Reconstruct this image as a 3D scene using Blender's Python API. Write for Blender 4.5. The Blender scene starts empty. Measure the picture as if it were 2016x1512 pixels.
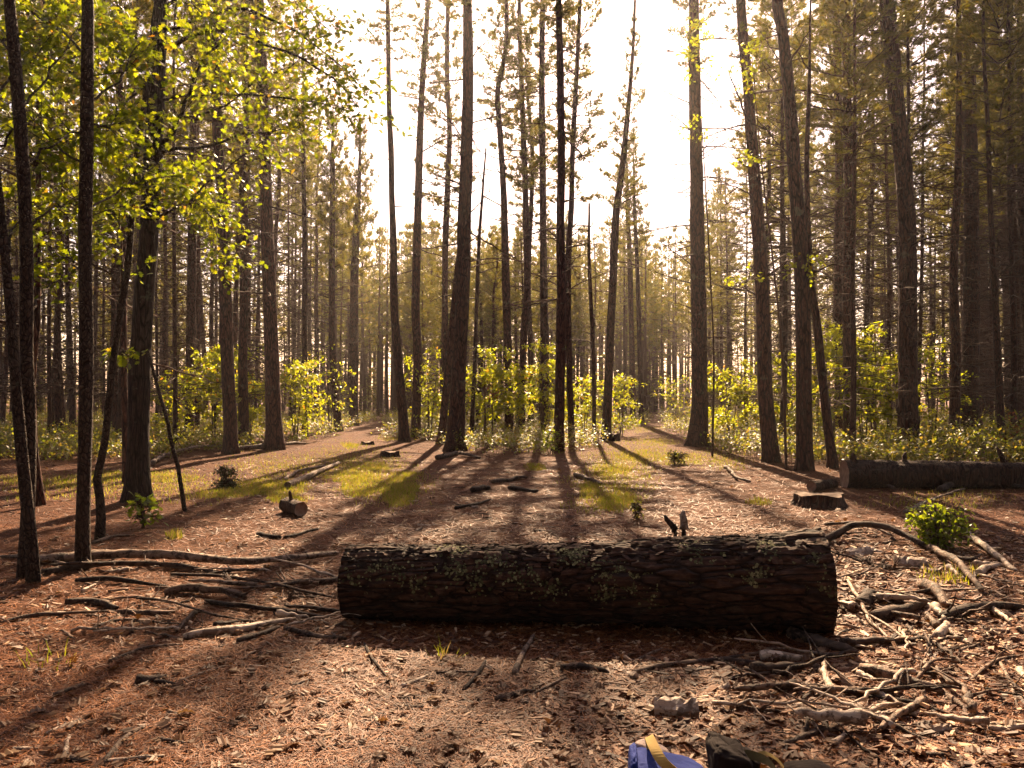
import bpy, math, random
import numpy as np
from mathutils import Vector

random.seed(7)
rng = np.random.default_rng(7)
R = math.radians
scene = bpy.context.scene

# ------------------------------------------------------------------ camera
F = 1575.0                       # focal length in pixels of the 2016 px wide photograph
CAMH = 1.5
PITCH = math.atan(24 / F)
cam_data = bpy.data.cameras.new('camera')
cam_data.sensor_width = 36
cam_data.lens = F / 2016 * 36
cam_data.clip_start = 0.05
cam_data.clip_end = 3000
cam = bpy.data.objects.new('camera', cam_data)
cam.location = (0, 0, CAMH)
cam.rotation_euler = (R(90) + PITCH, 0, 0)
scene.collection.objects.link(cam)
scene.camera = cam

# ------------------------------------------------------------------ sky, sun, exposure
SUN_EL, SUN_AZ = R(36), R(3.0)
SUN_STRENGTH, SKY_STRENGTH, EXPOSURE = 5.0, 0.075, 2.05
world = bpy.data.worlds.new('World')
scene.world = world
world.use_nodes = True
wn, wl = world.node_tree.nodes, world.node_tree.links
sky = wn.new('ShaderNodeTexSky')
sky.sky_type = 'NISHITA'
sky.sun_disc = False
sky.sun_elevation = SUN_EL
sky.sun_rotation = SUN_AZ
sky.air_density = 1.0
sky.dust_density = 1.6
sky.ozone_density = 0.5
tint = wn.new('ShaderNodeMix'); tint.data_type = 'RGBA'; tint.blend_type = 'MULTIPLY'
tint.inputs[0].default_value = 1.0
tint.inputs[7].default_value = (1.0, 0.74, 0.64, 1)      # hazy late-afternoon air
wl.new(sky.outputs[0], tint.inputs[6])
wl.new(tint.outputs[2], wn['Background'].inputs[0])
wn['Background'].inputs[1].default_value = SKY_STRENGTH

sd = Vector((math.sin(SUN_AZ) * math.cos(SUN_EL), math.cos(SUN_AZ) * math.cos(SUN_EL), math.sin(SUN_EL)))
sun_data = bpy.data.lights.new('sun', 'SUN')
sun_data.energy = SUN_STRENGTH
sun_data.angle = R(0.53)
sun_data.color = (1.0, 0.715, 0.44)
sun = bpy.data.objects.new('sun', sun_data)
sun.rotation_euler = (-sd).to_track_quat('-Z', 'Y').to_euler()
sun.location = sd * 60
scene.collection.objects.link(sun)

vs = scene.view_settings
vs.view_transform = 'Standard'
vs.look = 'None'
vs.exposure = EXPOSURE
vs.gamma = 1.0
vs.use_curve_mapping = False
cy = scene.cycles
cy.max_bounces = 5
cy.diffuse_bounces = 2
cy.glossy_bounces = 2
cy.transmission_bounces = 4
cy.volume_bounces = 0
cy.transparent_max_bounces = 4
cy.caustics_reflective = False
cy.caustics_refractive = False
cy.use_denoising = True
cy.use_adaptive_sampling = True
cy.adaptive_threshold = 0.02
cy.sample_clamp_indirect = 6.0

# ------------------------------------------------------------------ noise and ground relief
def vnoise(p):
    """value noise in [-1,1]; p is (N,3)"""
    p = np.asarray(p, float)
    i = np.floor(p).astype(np.int64); f = p - i
    f = f * f * (3 - 2 * f)
    def h(a, b, c):
        n = (a * 374761393 + b * 668265263 + c * 2147483647) & 0xffffffff
        n = ((n ^ (n >> 13)) * 1274126177) & 0xffffffff
        n = n ^ (n >> 16)
        return (n & 0xffff) / 32767.5 - 1.0
    x, y, z = i[:, 0], i[:, 1], i[:, 2]
    fx, fy, fz = f[:, 0], f[:, 1], f[:, 2]
    def lx(b, c): return h(x, b, c) * (1 - fx) + h(x + 1, b, c) * fx
    a0 = lx(y, z) * (1 - fy) + lx(y + 1, z) * fy
    a1 = lx(y, z + 1) * (1 - fy) + lx(y + 1, z + 1) * fy
    return a0 * (1 - fz) + a1 * fz

def n2(x, y, s, o=0.0):
    x = np.atleast_1d(np.asarray(x, float)); y = np.atleast_1d(np.asarray(y, float))
    return vnoise(np.stack([x * s + o, y * s + o * 1.7, np.full_like(x, o + 0.5)], 1))

def H(x, y):
    x = np.atleast_1d(np.asarray(x, float)); y = np.atleast_1d(np.asarray(y, float))
    far = np.clip((y - 9) / 20, 0, 1)
    return (0.028 * n2(x, y, 0.7, 3) + 0.012 * n2(x, y, 2.3, 9) + far * 0.10 * n2(x, y, 0.16, 5))

def h1(x, y): return float(H(x, y)[0])

ca, sa = math.cos(PITCH), math.sin(PITCH)
def ray(px, py):
    dx, dz = (px - 1008) / F, (756 - py) / F
    return np.array([dx, ca - sa * dz, sa + ca * dz])
def gp(px, py, lift=0.0):
    """the ground point seen at a pixel of the photograph"""
    d = ray(px, py); z = lift
    for _ in range(4):
        t = (z - CAMH) / d[2]
        p = d * t
        z = h1(p[0], p[1]) + lift
    return np.array([d[0] * t, d[1] * t, z])
def at(px, py, Y):
    d = ray(px, py); t = Y / d[1]
    return np.array([d[0] * t, Y, CAMH + d[2] * t])
def px_of(X, Y): return 1008 + F * X / Y

# ------------------------------------------------------------------ mesh helpers
C = scene.collection
class MB:
    def __init__(s): s.v, s.q, s.t, s.qm, s.tm, s.n = [], [], [], [], [], 0
    def add(s, v, q=None, t=None, m=0):
        v = np.asarray(v, float).reshape(-1, 3)
        if q is not None and len(q):
            q = np.asarray(q, np.int64).reshape(-1, 4) + s.n; s.q.append(q); s.qm.append(np.full(len(q), m))
        if t is not None and len(t):
            t = np.asarray(t, np.int64).reshape(-1, 3) + s.n; s.t.append(t); s.tm.append(np.full(len(t), m))
        s.v.append(v); s.n += len(v)
        return s
    def mesh(s, name, mats, smooth=True):
        me = bpy.data.meshes.new(name)
        v = np.concatenate(s.v) if s.v else np.zeros((0, 3))
        q = np.concatenate(s.q) if s.q else np.zeros((0, 4), np.int64)
        t = np.concatenate(s.t) if s.t else np.zeros((0, 3), np.int64)
        mi = np.concatenate(s.qm + s.tm) if (s.qm or s.tm) else np.zeros(0)
        me.vertices.add(len(v)); me.vertices.foreach_set('co', v.astype(np.float32).ravel())
        loops = np.concatenate([q.ravel(), t.ravel()]).astype(np.int32)
        me.loops.add(len(loops)); me.loops.foreach_set('vertex_index', loops)
        starts = np.concatenate([np.arange(len(q)) * 4, len(q) * 4 + np.arange(len(t)) * 3]).astype(np.int32)
        me.polygons.add(len(starts)); me.polygons.foreach_set('loop_start', starts)
        me.polygons.foreach_set('material_index', mi.astype(np.int32))
        me.polygons.foreach_set('use_smooth', np.full(len(starts), smooth))
        for m in (mats if isinstance(mats, (list, tuple)) else [mats]): me.materials.append(m)
        me.update(calc_edges=True); me.validate()
        return me

def link(name, me, parent=None, loc=(0, 0, 0), rot=(0, 0, 0), scale=(1, 1, 1)):
    o = bpy.data.objects.new(name, me); C.objects.link(o)
    o.location, o.rotation_euler, o.scale = loc, rot, scale
    if parent is not None: o.parent = parent
    return o
def thing(name, label, cat, loc=(0, 0, 0), rot=(0, 0, 0), group=None, me=None):
    o = link(name, me, None, loc, rot)
    o['label'], o['category'] = label, cat
    if group: o['group'] = group
    return o
def kind(o, k): o['kind'] = k; return o

def smooth_path(P, n):
    """Catmull-Rom through rows of P (any columns), n samples"""
    P = np.asarray(P, float)
    if len(P) == 2: P = np.stack([P[0], P.mean(0), P[1]])
    d = np.r_[0, np.cumsum(np.linalg.norm(np.diff(P[:, :3], axis=0), axis=1))]
    A = np.vstack([2 * P[0] - P[1], P, 2 * P[-1] - P[-2]])
    u = np.linspace(0, d[-1], n)
    k = np.clip(np.searchsorted(d, u, 'right') - 1, 0, len(P) - 2)
    f = ((u - d[k]) / np.maximum(d[k + 1] - d[k], 1e-9))[:, None]
    p0, p1, p2, p3 = A[k], A[k + 1], A[k + 2], A[k + 3]
    return 0.5 * (2 * p1 + (p2 - p0) * f + (2 * p0 - 5 * p1 + 4 * p2 - p3) * f ** 2 + (3 * p1 - p0 - 3 * p2 + p3) * f ** 3)

def tube(mb, P, rad, sides=8, m=0, cap=True, disp=None):
    """a tapered tube along P; disp(theta, s) scales the radius"""
    P = np.asarray(P, float); n = len(P); rad = np.broadcast_to(np.asarray(rad, float), (n,))
    T = np.gradient(P, axis=0); T /= np.linalg.norm(T, axis=1)[:, None] + 1e-12
    ref = np.array([1.0, 0, 0]) if abs(T[0, 0]) < 0.8 else np.array([0, 1.0, 0])
    U = np.cross(T, ref); U /= np.linalg.norm(U, axis=1)[:, None] + 1e-12
    V = np.cross(T, U)
    th = np.linspace(0, 2 * np.pi, sides, endpoint=False)
    rr = np.repeat(rad[:, None], sides, 1)
    if disp is not None:
        s = np.r_[0, np.cumsum(np.linalg.norm(np.diff(P, axis=0), axis=1))]
        TT, SS = np.meshgrid(th, s)
        rr = rr * disp(TT.ravel(), SS.ravel()).reshape(n, sides)
    v = P[:, None, :] + rr[..., None] * (np.cos(th)[None, :, None] * U[:, None, :] + np.sin(th)[None, :, None] * V[:, None, :])
    i = np.arange(n - 1)[:, None] * sides; j = np.arange(sides)[None, :]; j2 = (j + 1) % sides
    q = np.stack([i + j, i + j2, i + sides + j2, i + sides + j], -1).reshape(-1, 4)
    v = v.reshape(-1, 3); t = []
    if cap:
        v = np.vstack([v, P[0], P[-1]]); a, b = n * sides, n * sides + 1; e = (n - 1) * sides
        for k in range(sides):
            k2 = (k + 1) % sides
            t += [(a, k2, k), (b, e + k, e + k2)]
    mb.add(v, q, t, m)

def rots(N, rg, tilt=None, az=None, roll=None):
    """N rotation matrices: spin about z (roll), tilt about x, turn about z (az)"""
    az = rg.uniform(0, 2 * np.pi, N) if az is None else az
    tilt = rg.uniform(0, np.pi, N) if tilt is None else tilt
    roll = rg.uniform(0, 2 * np.pi, N) if roll is None else roll
    def rz(a):
        m = np.zeros((N, 3, 3)); m[:, 0, 0] = m[:, 1, 1] = np.cos(a); m[:, 0, 1] = -np.sin(a); m[:, 1, 0] = np.sin(a); m[:, 2, 2] = 1; return m
    def rx(a):
        m = np.zeros((N, 3, 3)); m[:, 1, 1] = m[:, 2, 2] = np.cos(a); m[:, 1, 2] = -np.sin(a); m[:, 2, 1] = np.sin(a); m[:, 0, 0] = 1; return m
    return rz(az) @ rx(tilt) @ rz(roll)

def dirmat(D):
    """matrices whose +x column points along D"""
    D = D / (np.linalg.norm(D, axis=1)[:, None] + 1e-12)
    up = np.where(np.abs(D[:, 2:3]) > 0.95, np.array([[1.0, 0, 0]]), np.array([[0, 0, 1.0]]))
    Y = np.cross(up, D); Y /= np.linalg.norm(Y, axis=1)[:, None]
    Z = np.cross(D, Y)
    return np.stack([D, Y, Z], -1)

def scatter(mb, tv, tf, pos, M, scale, m=0, quads=False):
    tv = np.asarray(tv, float); tf = np.asarray(tf, np.int64); N = len(pos)
    sc = np.asarray(scale, float)
    tvv = tv[None] * (sc[:, None, :] if sc.ndim == 2 else sc[:, None, None])
    v = np.einsum('nij,nkj->nki', M, tvv) + pos[:, None, :]
    f = (tf[None] + (np.arange(N) * len(tv))[:, None, None]).reshape(-1, tf.shape[1])
    if tf.shape[1] == 4: mb.add(v.reshape(-1, 3), q=f, m=m)
    else: mb.add(v.reshape(-1, 3), t=f, m=m)

# leaf shapes (length 1 along +x)
def lobed_leaf():
    out = [(0, 0.02), (0.16, 0.10), (0.25, 0.30), (0.36, 0.12), (0.52, 0.40), (0.62, 0.15), (0.80, 0.27), (0.83, 0.10), (1.0, 0.0)]
    top = [(x, y, 0.10 * y + 0.05 * math.sin(3 * x)) for x, y in out]
    bot = [(x, -y, 0.10 * y + 0.05 * math.sin(3 * x)) for x, y in out[1:-1]]
    v = top + bot; n = len(top); f = []
    mid = lambda i: i
    tb = [0] + list(range(n, n + len(bot))) + [n - 1]
    for i in range(n - 1):
        a, b = i, i + 1; c, d = tb[i], tb[i + 1]
        if a == c: f.append((a, d, b))
        elif b == d: f.append((a, c, b))
        else: f += [(a, c, d), (a, d, b)]
    return np.array(v), np.array(f)
LOBED = lobed_leaf()
OVAL = (np.array([(0, 0, 0), (0.35, 0.24, 0.06), (0.75, 0.18, 0.03), (1, 0, -0.06), (0.75, -0.18, 0.03), (0.35, -0.24, 0.06)]),
        np.array([(0, 5, 1), (1, 5, 4), (1, 4, 2), (2, 4, 3)]))
DIAM = (np.array([(0, 0, 0), (0.5, 0.3, 0.08), (1, 0, 0), (0.5, -0.3, 0.08)]), np.array([(0, 3, 1), (1, 3, 2)]))

# ------------------------------------------------------------------ materials
def new_mat(name):
    m = bpy.data.materials.new(name); m.use_nodes = True
    nt = m.node_tree; nt.nodes.clear()
    out = nt.nodes.new('ShaderNodeOutputMaterial')
    return m, nt, out
class NT:
    def __init__(s, nt): s.nt = nt
    def n(s, t, **kw):
        nd = s.nt.nodes.new('ShaderNode' + t)
        for k, v in kw.items():
            if isinstance(k, str) and hasattr(nd, k) and k not in ('Scale',): setattr(nd, k, v)
        return nd
    def l(s, a, b): s.nt.links.new(a, b)
    def coord(s, scale, kindc='Object'):
        tc = s.n('TexCoord'); mp = s.n('Mapping'); mp.inputs['Scale'].default_value = scale
        s.l(tc.outputs[kindc], mp.inputs['Vector']); return mp.outputs[0]
    def noise(s, vec, scale, detail=4, rough=0.55, dist=0.0):
        nd = s.n('TexNoise'); nd.inputs['Scale'].default_value = scale; nd.inputs['Detail'].default_value = detail
        nd.inputs['Roughness'].default_value = rough; nd.inputs['Distortion'].default_value = dist
        if vec is not None: s.l(vec, nd.inputs['Vector'])
        return nd.outputs['Fac']
    def ramp(s, fac, stops):
        nd = s.n('ValToRGB'); cr = nd.color_ramp
        while len(cr.elements) < len(stops): cr.elements.new(0.5)
        for e, (p, c) in zip(cr.elements, stops): e.position = p; e.color = (*c, 1) if len(c) == 3 else c
        s.l(fac, nd.inputs[0]); return nd.outputs[0]
    def mix(s, fac, a, b, blend='MIX'):
        nd = s.n('Mix'); nd.data_type = 'RGBA'; nd.blend_type = blend
        for k, val in ((0, fac), (6, a), (7, b)):
            if hasattr(val, 'is_linked') or hasattr(val, 'links'): s.l(val, nd.inputs[k])
            elif k == 0: nd.inputs[0].default_value = val
            else: nd.inputs[k].default_value = (*val, 1)
        return nd.outputs[2]
    def math(s, op, a, b=None):
        nd = s.n('Math'); nd.operation = op
        for k, val in ((0, a), (1, b)):
            if val is None: continue
            if hasattr(val, 'links'): s.l(val, nd.inputs[k])
            else: nd.inputs[k].default_value = val
        return nd.outputs[0]
    def bump(s, height, strength, dist):
        nd = s.n('Bump'); nd.inputs['Strength'].default_value = strength; nd.inputs['Distance'].default_value = dist
        s.l(height, nd.inputs['Height']); return nd.outputs[0]
    def bsdf(s, out, color, rough=0.8, normal=None, spec=0.3):
        b = s.n('BsdfPrincipled'); b.inputs['Specular IOR Level'].default_value = spec
        if hasattr(color, 'links'): s.l(color, b.inputs['Base Color'])
        else: b.inputs['Base Color'].default_value = (*color, 1)
        if hasattr(rough, 'links'): s.l(rough, b.inputs['Roughness'])
        else: b.inputs['Roughness'].default_value = rough
        if normal is not None: s.l(normal, b.inputs['Normal'])
        if out is not None: s.l(b.outputs[0], out.inputs[0])
        return b

def bark_mat(name, dark, mid, light, lich=0.35, stretch=0.22, scale=14):
    m, nt, out = new_mat(name); g = NT(nt)
    co = g.coord((1, 1, stretch))
    vo = g.n('TexVoronoi'); vo.feature = 'DISTANCE_TO_EDGE'; vo.inputs['Scale'].default_value = scale
    wob = g.noise(co, 6, 3); 
    mx = g.n('VectorMath'); mx.operation = 'ADD'; g.l(co, mx.inputs[0])
    sc = g.n('VectorMath'); sc.operation = 'SCALE'; sc.inputs['Scale'].default_value = 0.12
    nz = g.n('TexNoise'); nz.inputs['Scale'].default_value = 7; g.l(co, nz.inputs['Vector'])
    g.l(nz.outputs['Color'], sc.inputs[0]); g.l(sc.outputs[0], mx.inputs[1]); g.l(mx.outputs[0], vo.inputs['Vector'])
    crack = g.ramp(vo.outputs['Distance'], [(0.0, (0, 0, 0)), (0.16, (1, 1, 1))])
    fine = g.noise(co, 60, 5, 0.65)
    col = g.ramp(fine, [(0.3, dark), (0.55, mid), (0.75, light)])
    col = g.mix(crack, tuple(c * 0.45 for c in dark), col)
    oc = g.coord((1, 1, 1))
    l1 = g.noise(oc, 3.0, 5, 0.7)
    lm = g.ramp(l1, [(0.60, (0, 0, 0)), (0.66, (lich,) * 3)])
    col = g.mix(lm, col, (0.17, 0.17, 0.12))
    oi = g.n('ObjectInfo')
    br = g.math('MULTIPLY_ADD', oi.outputs['Random'], 0.5); br.node.inputs[2].default_value = 0.75
    vm = g.n('VectorMath'); vm.operation = 'SCALE'; g.l(col, vm.inputs[0]); g.l(br, vm.inputs['Scale'])
    hgt = g.math('ADD', crack, g.math('MULTIPLY', fine, 0.6))
    g.bsdf(out, vm.outputs[0], 0.85, g.bump(hgt, 0.9, 0.02), 0.25)
    return m

def leaf_mat(name, cols, trans, tmix=0.5, rough=0.45, pos=None):
    m, nt, out = new_mat(name); g = NT(nt)
    ge = g.n('NewGeometry')
    k = len(cols)
    col = g.ramp(ge.outputs['Random Per Island'], list(zip(pos or [i / max(k - 1, 1) for i in range(k)], cols)))
    tc = g.ramp(ge.outputs['Random Per Island'], list(zip(pos or [i / max(k - 1, 1) for i in range(k)], trans)))
    b = g.bsdf(None, col, rough, None, 0.35)
    t = g.n('BsdfTranslucent'); g.l(tc, t.inputs[0])
    ms = g.n('MixShader'); ms.inputs[0].default_value = tmix
    g.l(b.outputs[0], ms.inputs[1]); g.l(t.outputs[0], ms.inputs[2]); g.l(ms.outputs[0], out.inputs[0])
    return m

def wood_mat(name, stops, rough=0.6, island=True, scale=(3, 30, 30), bump=0.4, patches=False):
    m, nt, out = new_mat(name); g = NT(nt)
    co = g.coord(scale)
    gr = g.noise(co, 2.0, 5, 0.6)
    if island:
        ge = g.n('NewGeometry'); f = g.math('MULTIPLY_ADD', gr, 0.35); f.node.inputs[2].default_value = -0.17
        f2 = g.math('ADD', f, ge.outputs['Random Per Island'])
    else:
        oi = g.n('ObjectInfo'); f = g.math('MULTIPLY_ADD', oi.outputs['Random'], 0.45); f.node.inputs[2].default_value = -0.22
        f2 = g.math('ADD', f, gr)
    col = g.ramp(f2, stops)
    if patches:       # scraps of bark left on the bare wood
        pm = g.ramp(g.noise(g.coord((1, 1, 1)), 14, 5, .7), [(.50, (0, 0, 0)), (.56, (.85,) * 3)])
        col = g.mix(pm, col, tuple(c * .55 for c in stops[0][1])); gr = g.math('ADD', gr, g.math('MULTIPLY', pm, .7))
    g.bsdf(out, col, rough, g.bump(gr, bump, 0.014), 0.22)
    return m

M = {}
M['pine_bark'] = bark_mat('pine_bark', (0.028, 0.011, 0.007), (0.100, 0.039, 0.024), (0.19, 0.088, 0.058))
M['oak_bark'] = bark_mat('oak_bark', (0.022, 0.014, 0.010), (0.060, 0.038, 0.028), (0.12, 0.085, 0.065), 0.45, 0.14, 20)
M['sapling_bark'] = bark_mat('sapling_bark', (0.035, 0.022, 0.016), (0.075, 0.048, 0.034), (0.13, 0.09, 0.065), 0.5, 0.5, 34)
M['log_bark'] = bark_mat('log_bark', (0.026, 0.012, 0.007), (0.072, 0.034, 0.020), (0.16, 0.086, 0.055), 0.12, 0.16, 17)
M['twig'] = wood_mat('twig', [(0.2, (0.030, 0.015, 0.010)), (0.8, (0.10, 0.052, 0.034))], 0.85, False)
M['needles'] = leaf_mat('needles', [(0.030, 0.032, 0.010), (0.052, 0.048, 0.014), (0.075, 0.052, 0.020)],
                        [(0.13, 0.14, 0.010), (0.28, 0.26, 0.016), (0.34, 0.23, 0.025)], 0.48)
M['oak_leaf'] = leaf_mat('oak_leaf', [(0.045, 0.060, 0.010), (0.07, 0.085, 0.012), (0.09, 0.09, 0.012), (0.12, 0.085, 0.015)],
                         [(0.34, 0.41, 0.010), (0.48, 0.51, 0.014), (0.60, 0.57, 0.020), (0.55, 0.26, 0.02)], 0.62, 0.4, [0, .45, .93, .98])
M['canopy_leaf'] = leaf_mat('canopy_leaf', [(0.030, 0.042, 0.008), (0.05, 0.065, 0.010), (0.08, 0.085, 0.012), (0.12, 0.075, 0.015)],
                            [(0.14, 0.19, 0.006), (0.29, 0.35, 0.008), (0.54, 0.53, 0.014), (0.52, 0.24, 0.02)], 0.55, 0.4, [0, .5, .95, .985])
M['shrub_leaf'] = leaf_mat('shrub_leaf', [(0.045, 0.060, 0.012), (0.08, 0.085, 0.018), (0.12, 0.09, 0.025)],
                           [(0.24, 0.30, 0.015), (0.38, 0.38, 0.022), (0.46, 0.30, 0.04)], 0.52)
M['bush_leaf'] = leaf_mat('bush_leaf', [(0.04, 0.065, 0.010), (0.075, 0.105, 0.014)], [(0.24, 0.36, 0.012), (0.46, 0.52, 0.02)], 0.55, 0.35)
M['dark_leaf'] = leaf_mat('dark_leaf', [(0.022, 0.030, 0.010), (0.04, 0.045, 0.014)], [(0.05, 0.06, 0.01), (0.10, 0.10, 0.02)], 0.35)
M['grass'] = leaf_mat('grass', [(0.05, 0.07, 0.012), (0.09, 0.10, 0.016), (0.20, 0.13, 0.05)], [(0.22, 0.28, 0.012), (0.44, 0.42, 0.02), (0.42, 0.27, 0.09)], 0.5, .5, [0, .6, .8])
M['rust_leaf'] = leaf_mat('rust_leaf', [(0.12, 0.03, 0.012), (0.16, 0.06, 0.015)], [(0.40, 0.08, 0.02), (0.45, 0.16, 0.03)], 0.45)
M['dead_leaf'] = leaf_mat('dead_leaf', [(0.06, 0.025, 0.010), (0.15, 0.07, 0.03), (0.26, 0.15, 0.07)], [(0.10, 0.04, 0.01), (0.2, 0.09, 0.03), (0.3, 0.16, 0.05)], 0.3, 0.6)
M['chips'] = wood_mat('chips', [(0.0, (0.032, 0.010, 0.004)), (0.5, (0.095, 0.031, 0.010)), (0.80, (0.23, 0.095, 0.036)), (0.98, (0.56, 0.39, 0.25))], 0.6)
M['litter_needles'] = wood_mat('litter_needles', [(0.0, (0.045, 0.011, 0.003)), (0.6, (0.155, 0.043, 0.009)), (1.0, (0.32, 0.115, 0.030))], 0.55)
M['stick'] = wood_mat('stick', [(0.2, (0.045, 0.026, 0.018)), (0.55, (0.16, 0.10, 0.068)), (0.85, (0.32, 0.23, 0.17))], 0.7, False, (2, 25, 25), .8, True)
M['dark_stick'] = wood_mat('dark_stick', [(0.2, (0.025, 0.016, 0.012)), (0.6, (0.085, 0.055, 0.04)), (0.9, (0.16, 0.105, 0.075))], 0.8, False, (2, 20, 20), 0.9, True)
M['pale_wood'] = wood_mat('pale_wood', [(0.2, (0.24, 0.16, 0.11)), (0.55, (0.46, 0.36, 0.28)), (0.85, (0.62, 0.50, 0.39))], 0.6, False, (2, 25, 25), .7, True)
M['cut_wood'] = wood_mat('cut_wood', [(0.2, (0.10, 0.06, 0.04)), (0.6, (0.24, 0.15, 0.10)), (0.9, (0.36, 0.26, 0.19))], 0.8, False, (8, 8, 8))
M['lichen'] = wood_mat('lichen', [(0.0, (0.03, 0.03, 0.014)), (0.6, (0.11, 0.105, 0.045)), (1.0, (0.26, 0.24, 0.12))], 0.9)

def ground_mat():
    m, nt, out = new_mat('needle_litter'); g = NT(nt)
    co = g.coord((1, 1, 1))
    big = g.noise(co, 0.35, 4, 0.6); mid = g.noise(co, 2.2, 5, 0.65); fine = g.noise(co, 38, 6, 0.7)
    st = g.noise(g.coord((30, 110, 30)), 1.0, 4, 0.6, 1.5); st2 = g.noise(g.coord((110, 26, 30)), 1.0, 4, 0.6, 1.5)
    a = g.ramp(fine, [(0.25, (0.024, 0.007, 0.002)), (0.5, (0.090, 0.025, 0.005)), (0.75, (0.205, 0.062, 0.013))])
    b = g.ramp(st, [(0.35, (0.04, 0.011, 0.003)), (0.62, (0.165, 0.045, 0.009))])
    c = g.ramp(st2, [(0.35, (0.035, 0.010, 0.003)), (0.62, (0.145, 0.041, 0.008))])
    col = g.mix(0.5, a, g.mix(0.5, b, c))
    col = g.mix(g.ramp(mid, [(0.42, (0, 0, 0)), (0.62, (0.75,) * 3)]), col, g.mix(fine, (0.024, 0.008, 0.003), (0.08, 0.026, 0.008)))
    col = g.mix(g.ramp(big, [(0.45, (0, 0, 0)), (0.65, (0.5,) * 3)]), col, (0.12, 0.042, 0.013))
    hgt = g.math('ADD', g.math('ADD', fine, g.math('MULTIPLY', st, 0.7)), g.math('ADD', g.math('MULTIPLY', st2, 0.7), mid))
    g.bsdf(out, col, 0.85, g.bump(hgt, 0.9, 0.03), 0.12)
    return m
M['ground'] = ground_mat()

# ------------------------------------------------------------------ ground: one sheet to the horizon
def spaced(a, b, step, far, grow=1.16):
    mid = list(np.arange(a, b, step)); lo, hi = [], []
    x, s = mid[-1], step
    while x < far: s *= grow; x += s; hi.append(x)
    x, s = mid[0], step
    while x > -far: s *= grow; x -= s; lo.append(x)
    return np.array(lo[::-1] + mid + hi)
gx, gy = spaced(-6, 6, 0.07, 330), spaced(2, 16, 0.07, 330)
GX, GY = np.meshgrid(gx, gy)
GZ = H(GX.ravel(), GY.ravel())
near = np.clip(1 - (np.hypot(GX.ravel(), GY.ravel() - 5) - 5) / 8, 0, 1)
GZ = GZ + near * 0.006 * n2(GX.ravel(), GY.ravel(), 7.0, 21)
nx, ny = len(gx), len(gy)
ii = (np.arange(ny - 1)[:, None] * nx + np.arange(nx - 1)[None, :]).ravel()
mb = MB(); mb.add(np.stack([GX.ravel(), GY.ravel(), GZ], 1), np.stack([ii, ii + 1, ii + nx + 1, ii + nx], 1))
kind(link('ground', mb.mesh('ground', M['ground'])), 'structure')

# ------------------------------------------------------------------ tree building blocks
def trunk_mesh(P, rad, sides=18, step=0.18, mat='pine_bark', furrow=0.07, seed=0.0, flare=0.35, flare_h=0.35):
    """P rows in local metres from base up; rad per row"""
    P = np.asarray(P, float)
    L = np.linalg.norm(np.diff(P, axis=0), axis=1).sum()
    n = max(12, int(L / step))
    S = smooth_path(np.c_[P, rad], n)
    S[0, 2] = min(S[0, 2], -0.12)
    s = np.r_[0, np.cumsum(np.linalg.norm(np.diff(S[:, :3], axis=0), axis=1))]
    r = np.maximum(S[:, 3], 0.008) * (1 + flare * np.exp(-s / flare_h))
    def disp(t, ss):
        q = np.stack([np.cos(t) * 3.2 + seed, np.sin(t) * 3.2, ss * 2.4 + seed * 3], 1)
        q2 = np.stack([np.cos(t) * 1.1 + seed, np.sin(t) * 1.1, ss * 0.7 + seed * 5], 1)
        root = flare * 0.6 * np.exp(-ss / (flare_h * 0.9)) * np.cos(t * 5 + seed * 7)
        return 1 + furrow * vnoise(q) + 0.07 * vnoise(q2) + root
    mb = MB(); tube(mb, S[:, :3], r, sides, 0, True, disp)
    return mb.mesh('trunk', M[mat])

def dead_branch_mesh(seed, L=1.3, droop=0.12, twigs=7):
    rg = np.random.default_rng(seed); mb = MB()
    n = 9; x = np.linspace(0, L, n)
    w = np.cumsum(rg.normal(0, 0.018, (n, 2)), axis=0)
    P = np.stack([x, w[:, 0], -droop * (x / L) ** 1.6 * L + w[:, 1] + 0.10 * x], 1); P[0] = 0
    tube(mb, P, np.linspace(0.026, 0.008, n), 5)
    for _ in range(twigs):
        k = rg.integers(2, n - 1); l = rg.uniform(0.15, 0.5) * L * 0.55
        a = rg.choice([-1, 1]) * rg.uniform(0.4, 1.1)
        u = np.linspace(0, 1, 4)[:, None]
        Q = P[k] + u * l * np.array([[math.cos(a), math.sin(a), rg.uniform(-0.35, 0.3)]]) + u ** 2 * np.array([[0, 0, rg.uniform(-.08, .08)]])
        tube(mb, Q, np.linspace(0.012, 0.006, 4), 3)
    return mb.mesh('dead_branch', M['twig'])
DEAD = [dead_branch_mesh(100 + i, L, d, t) for i, (L, d, t) in enumerate(
    [(0.5, 0.0, 2), (0.9, .1, 4), (1.2, .15, 6), (1.5, .2, 8), (1.9, .25, 10), (1.1, -.1, 5), (1.6, .05, 9), (2.2, .3, 12)])]

TUFT = []
def tuft(nb, L, w, seed, spread=0.9):
    rg = np.random.default_rng(seed); v, f = [], []
    for i in range(nb):
        a = rg.uniform(0, 2 * np.pi); e = rg.uniform(0.15, spread)
        d = np.array([math.cos(e), math.sin(e) * math.cos(a), math.sin(e) * math.sin(a)])
        s = np.cross(d, rg.normal(size=3)); s /= np.linalg.norm(s)
        l = L * rg.uniform(0.7, 1.15); k = len(v)
        v += [s * w / 2, -s * w / 2, d * l]
        f.append((k, k + 1, k + 2))
    return np.array(v), np.array(f)

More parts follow.
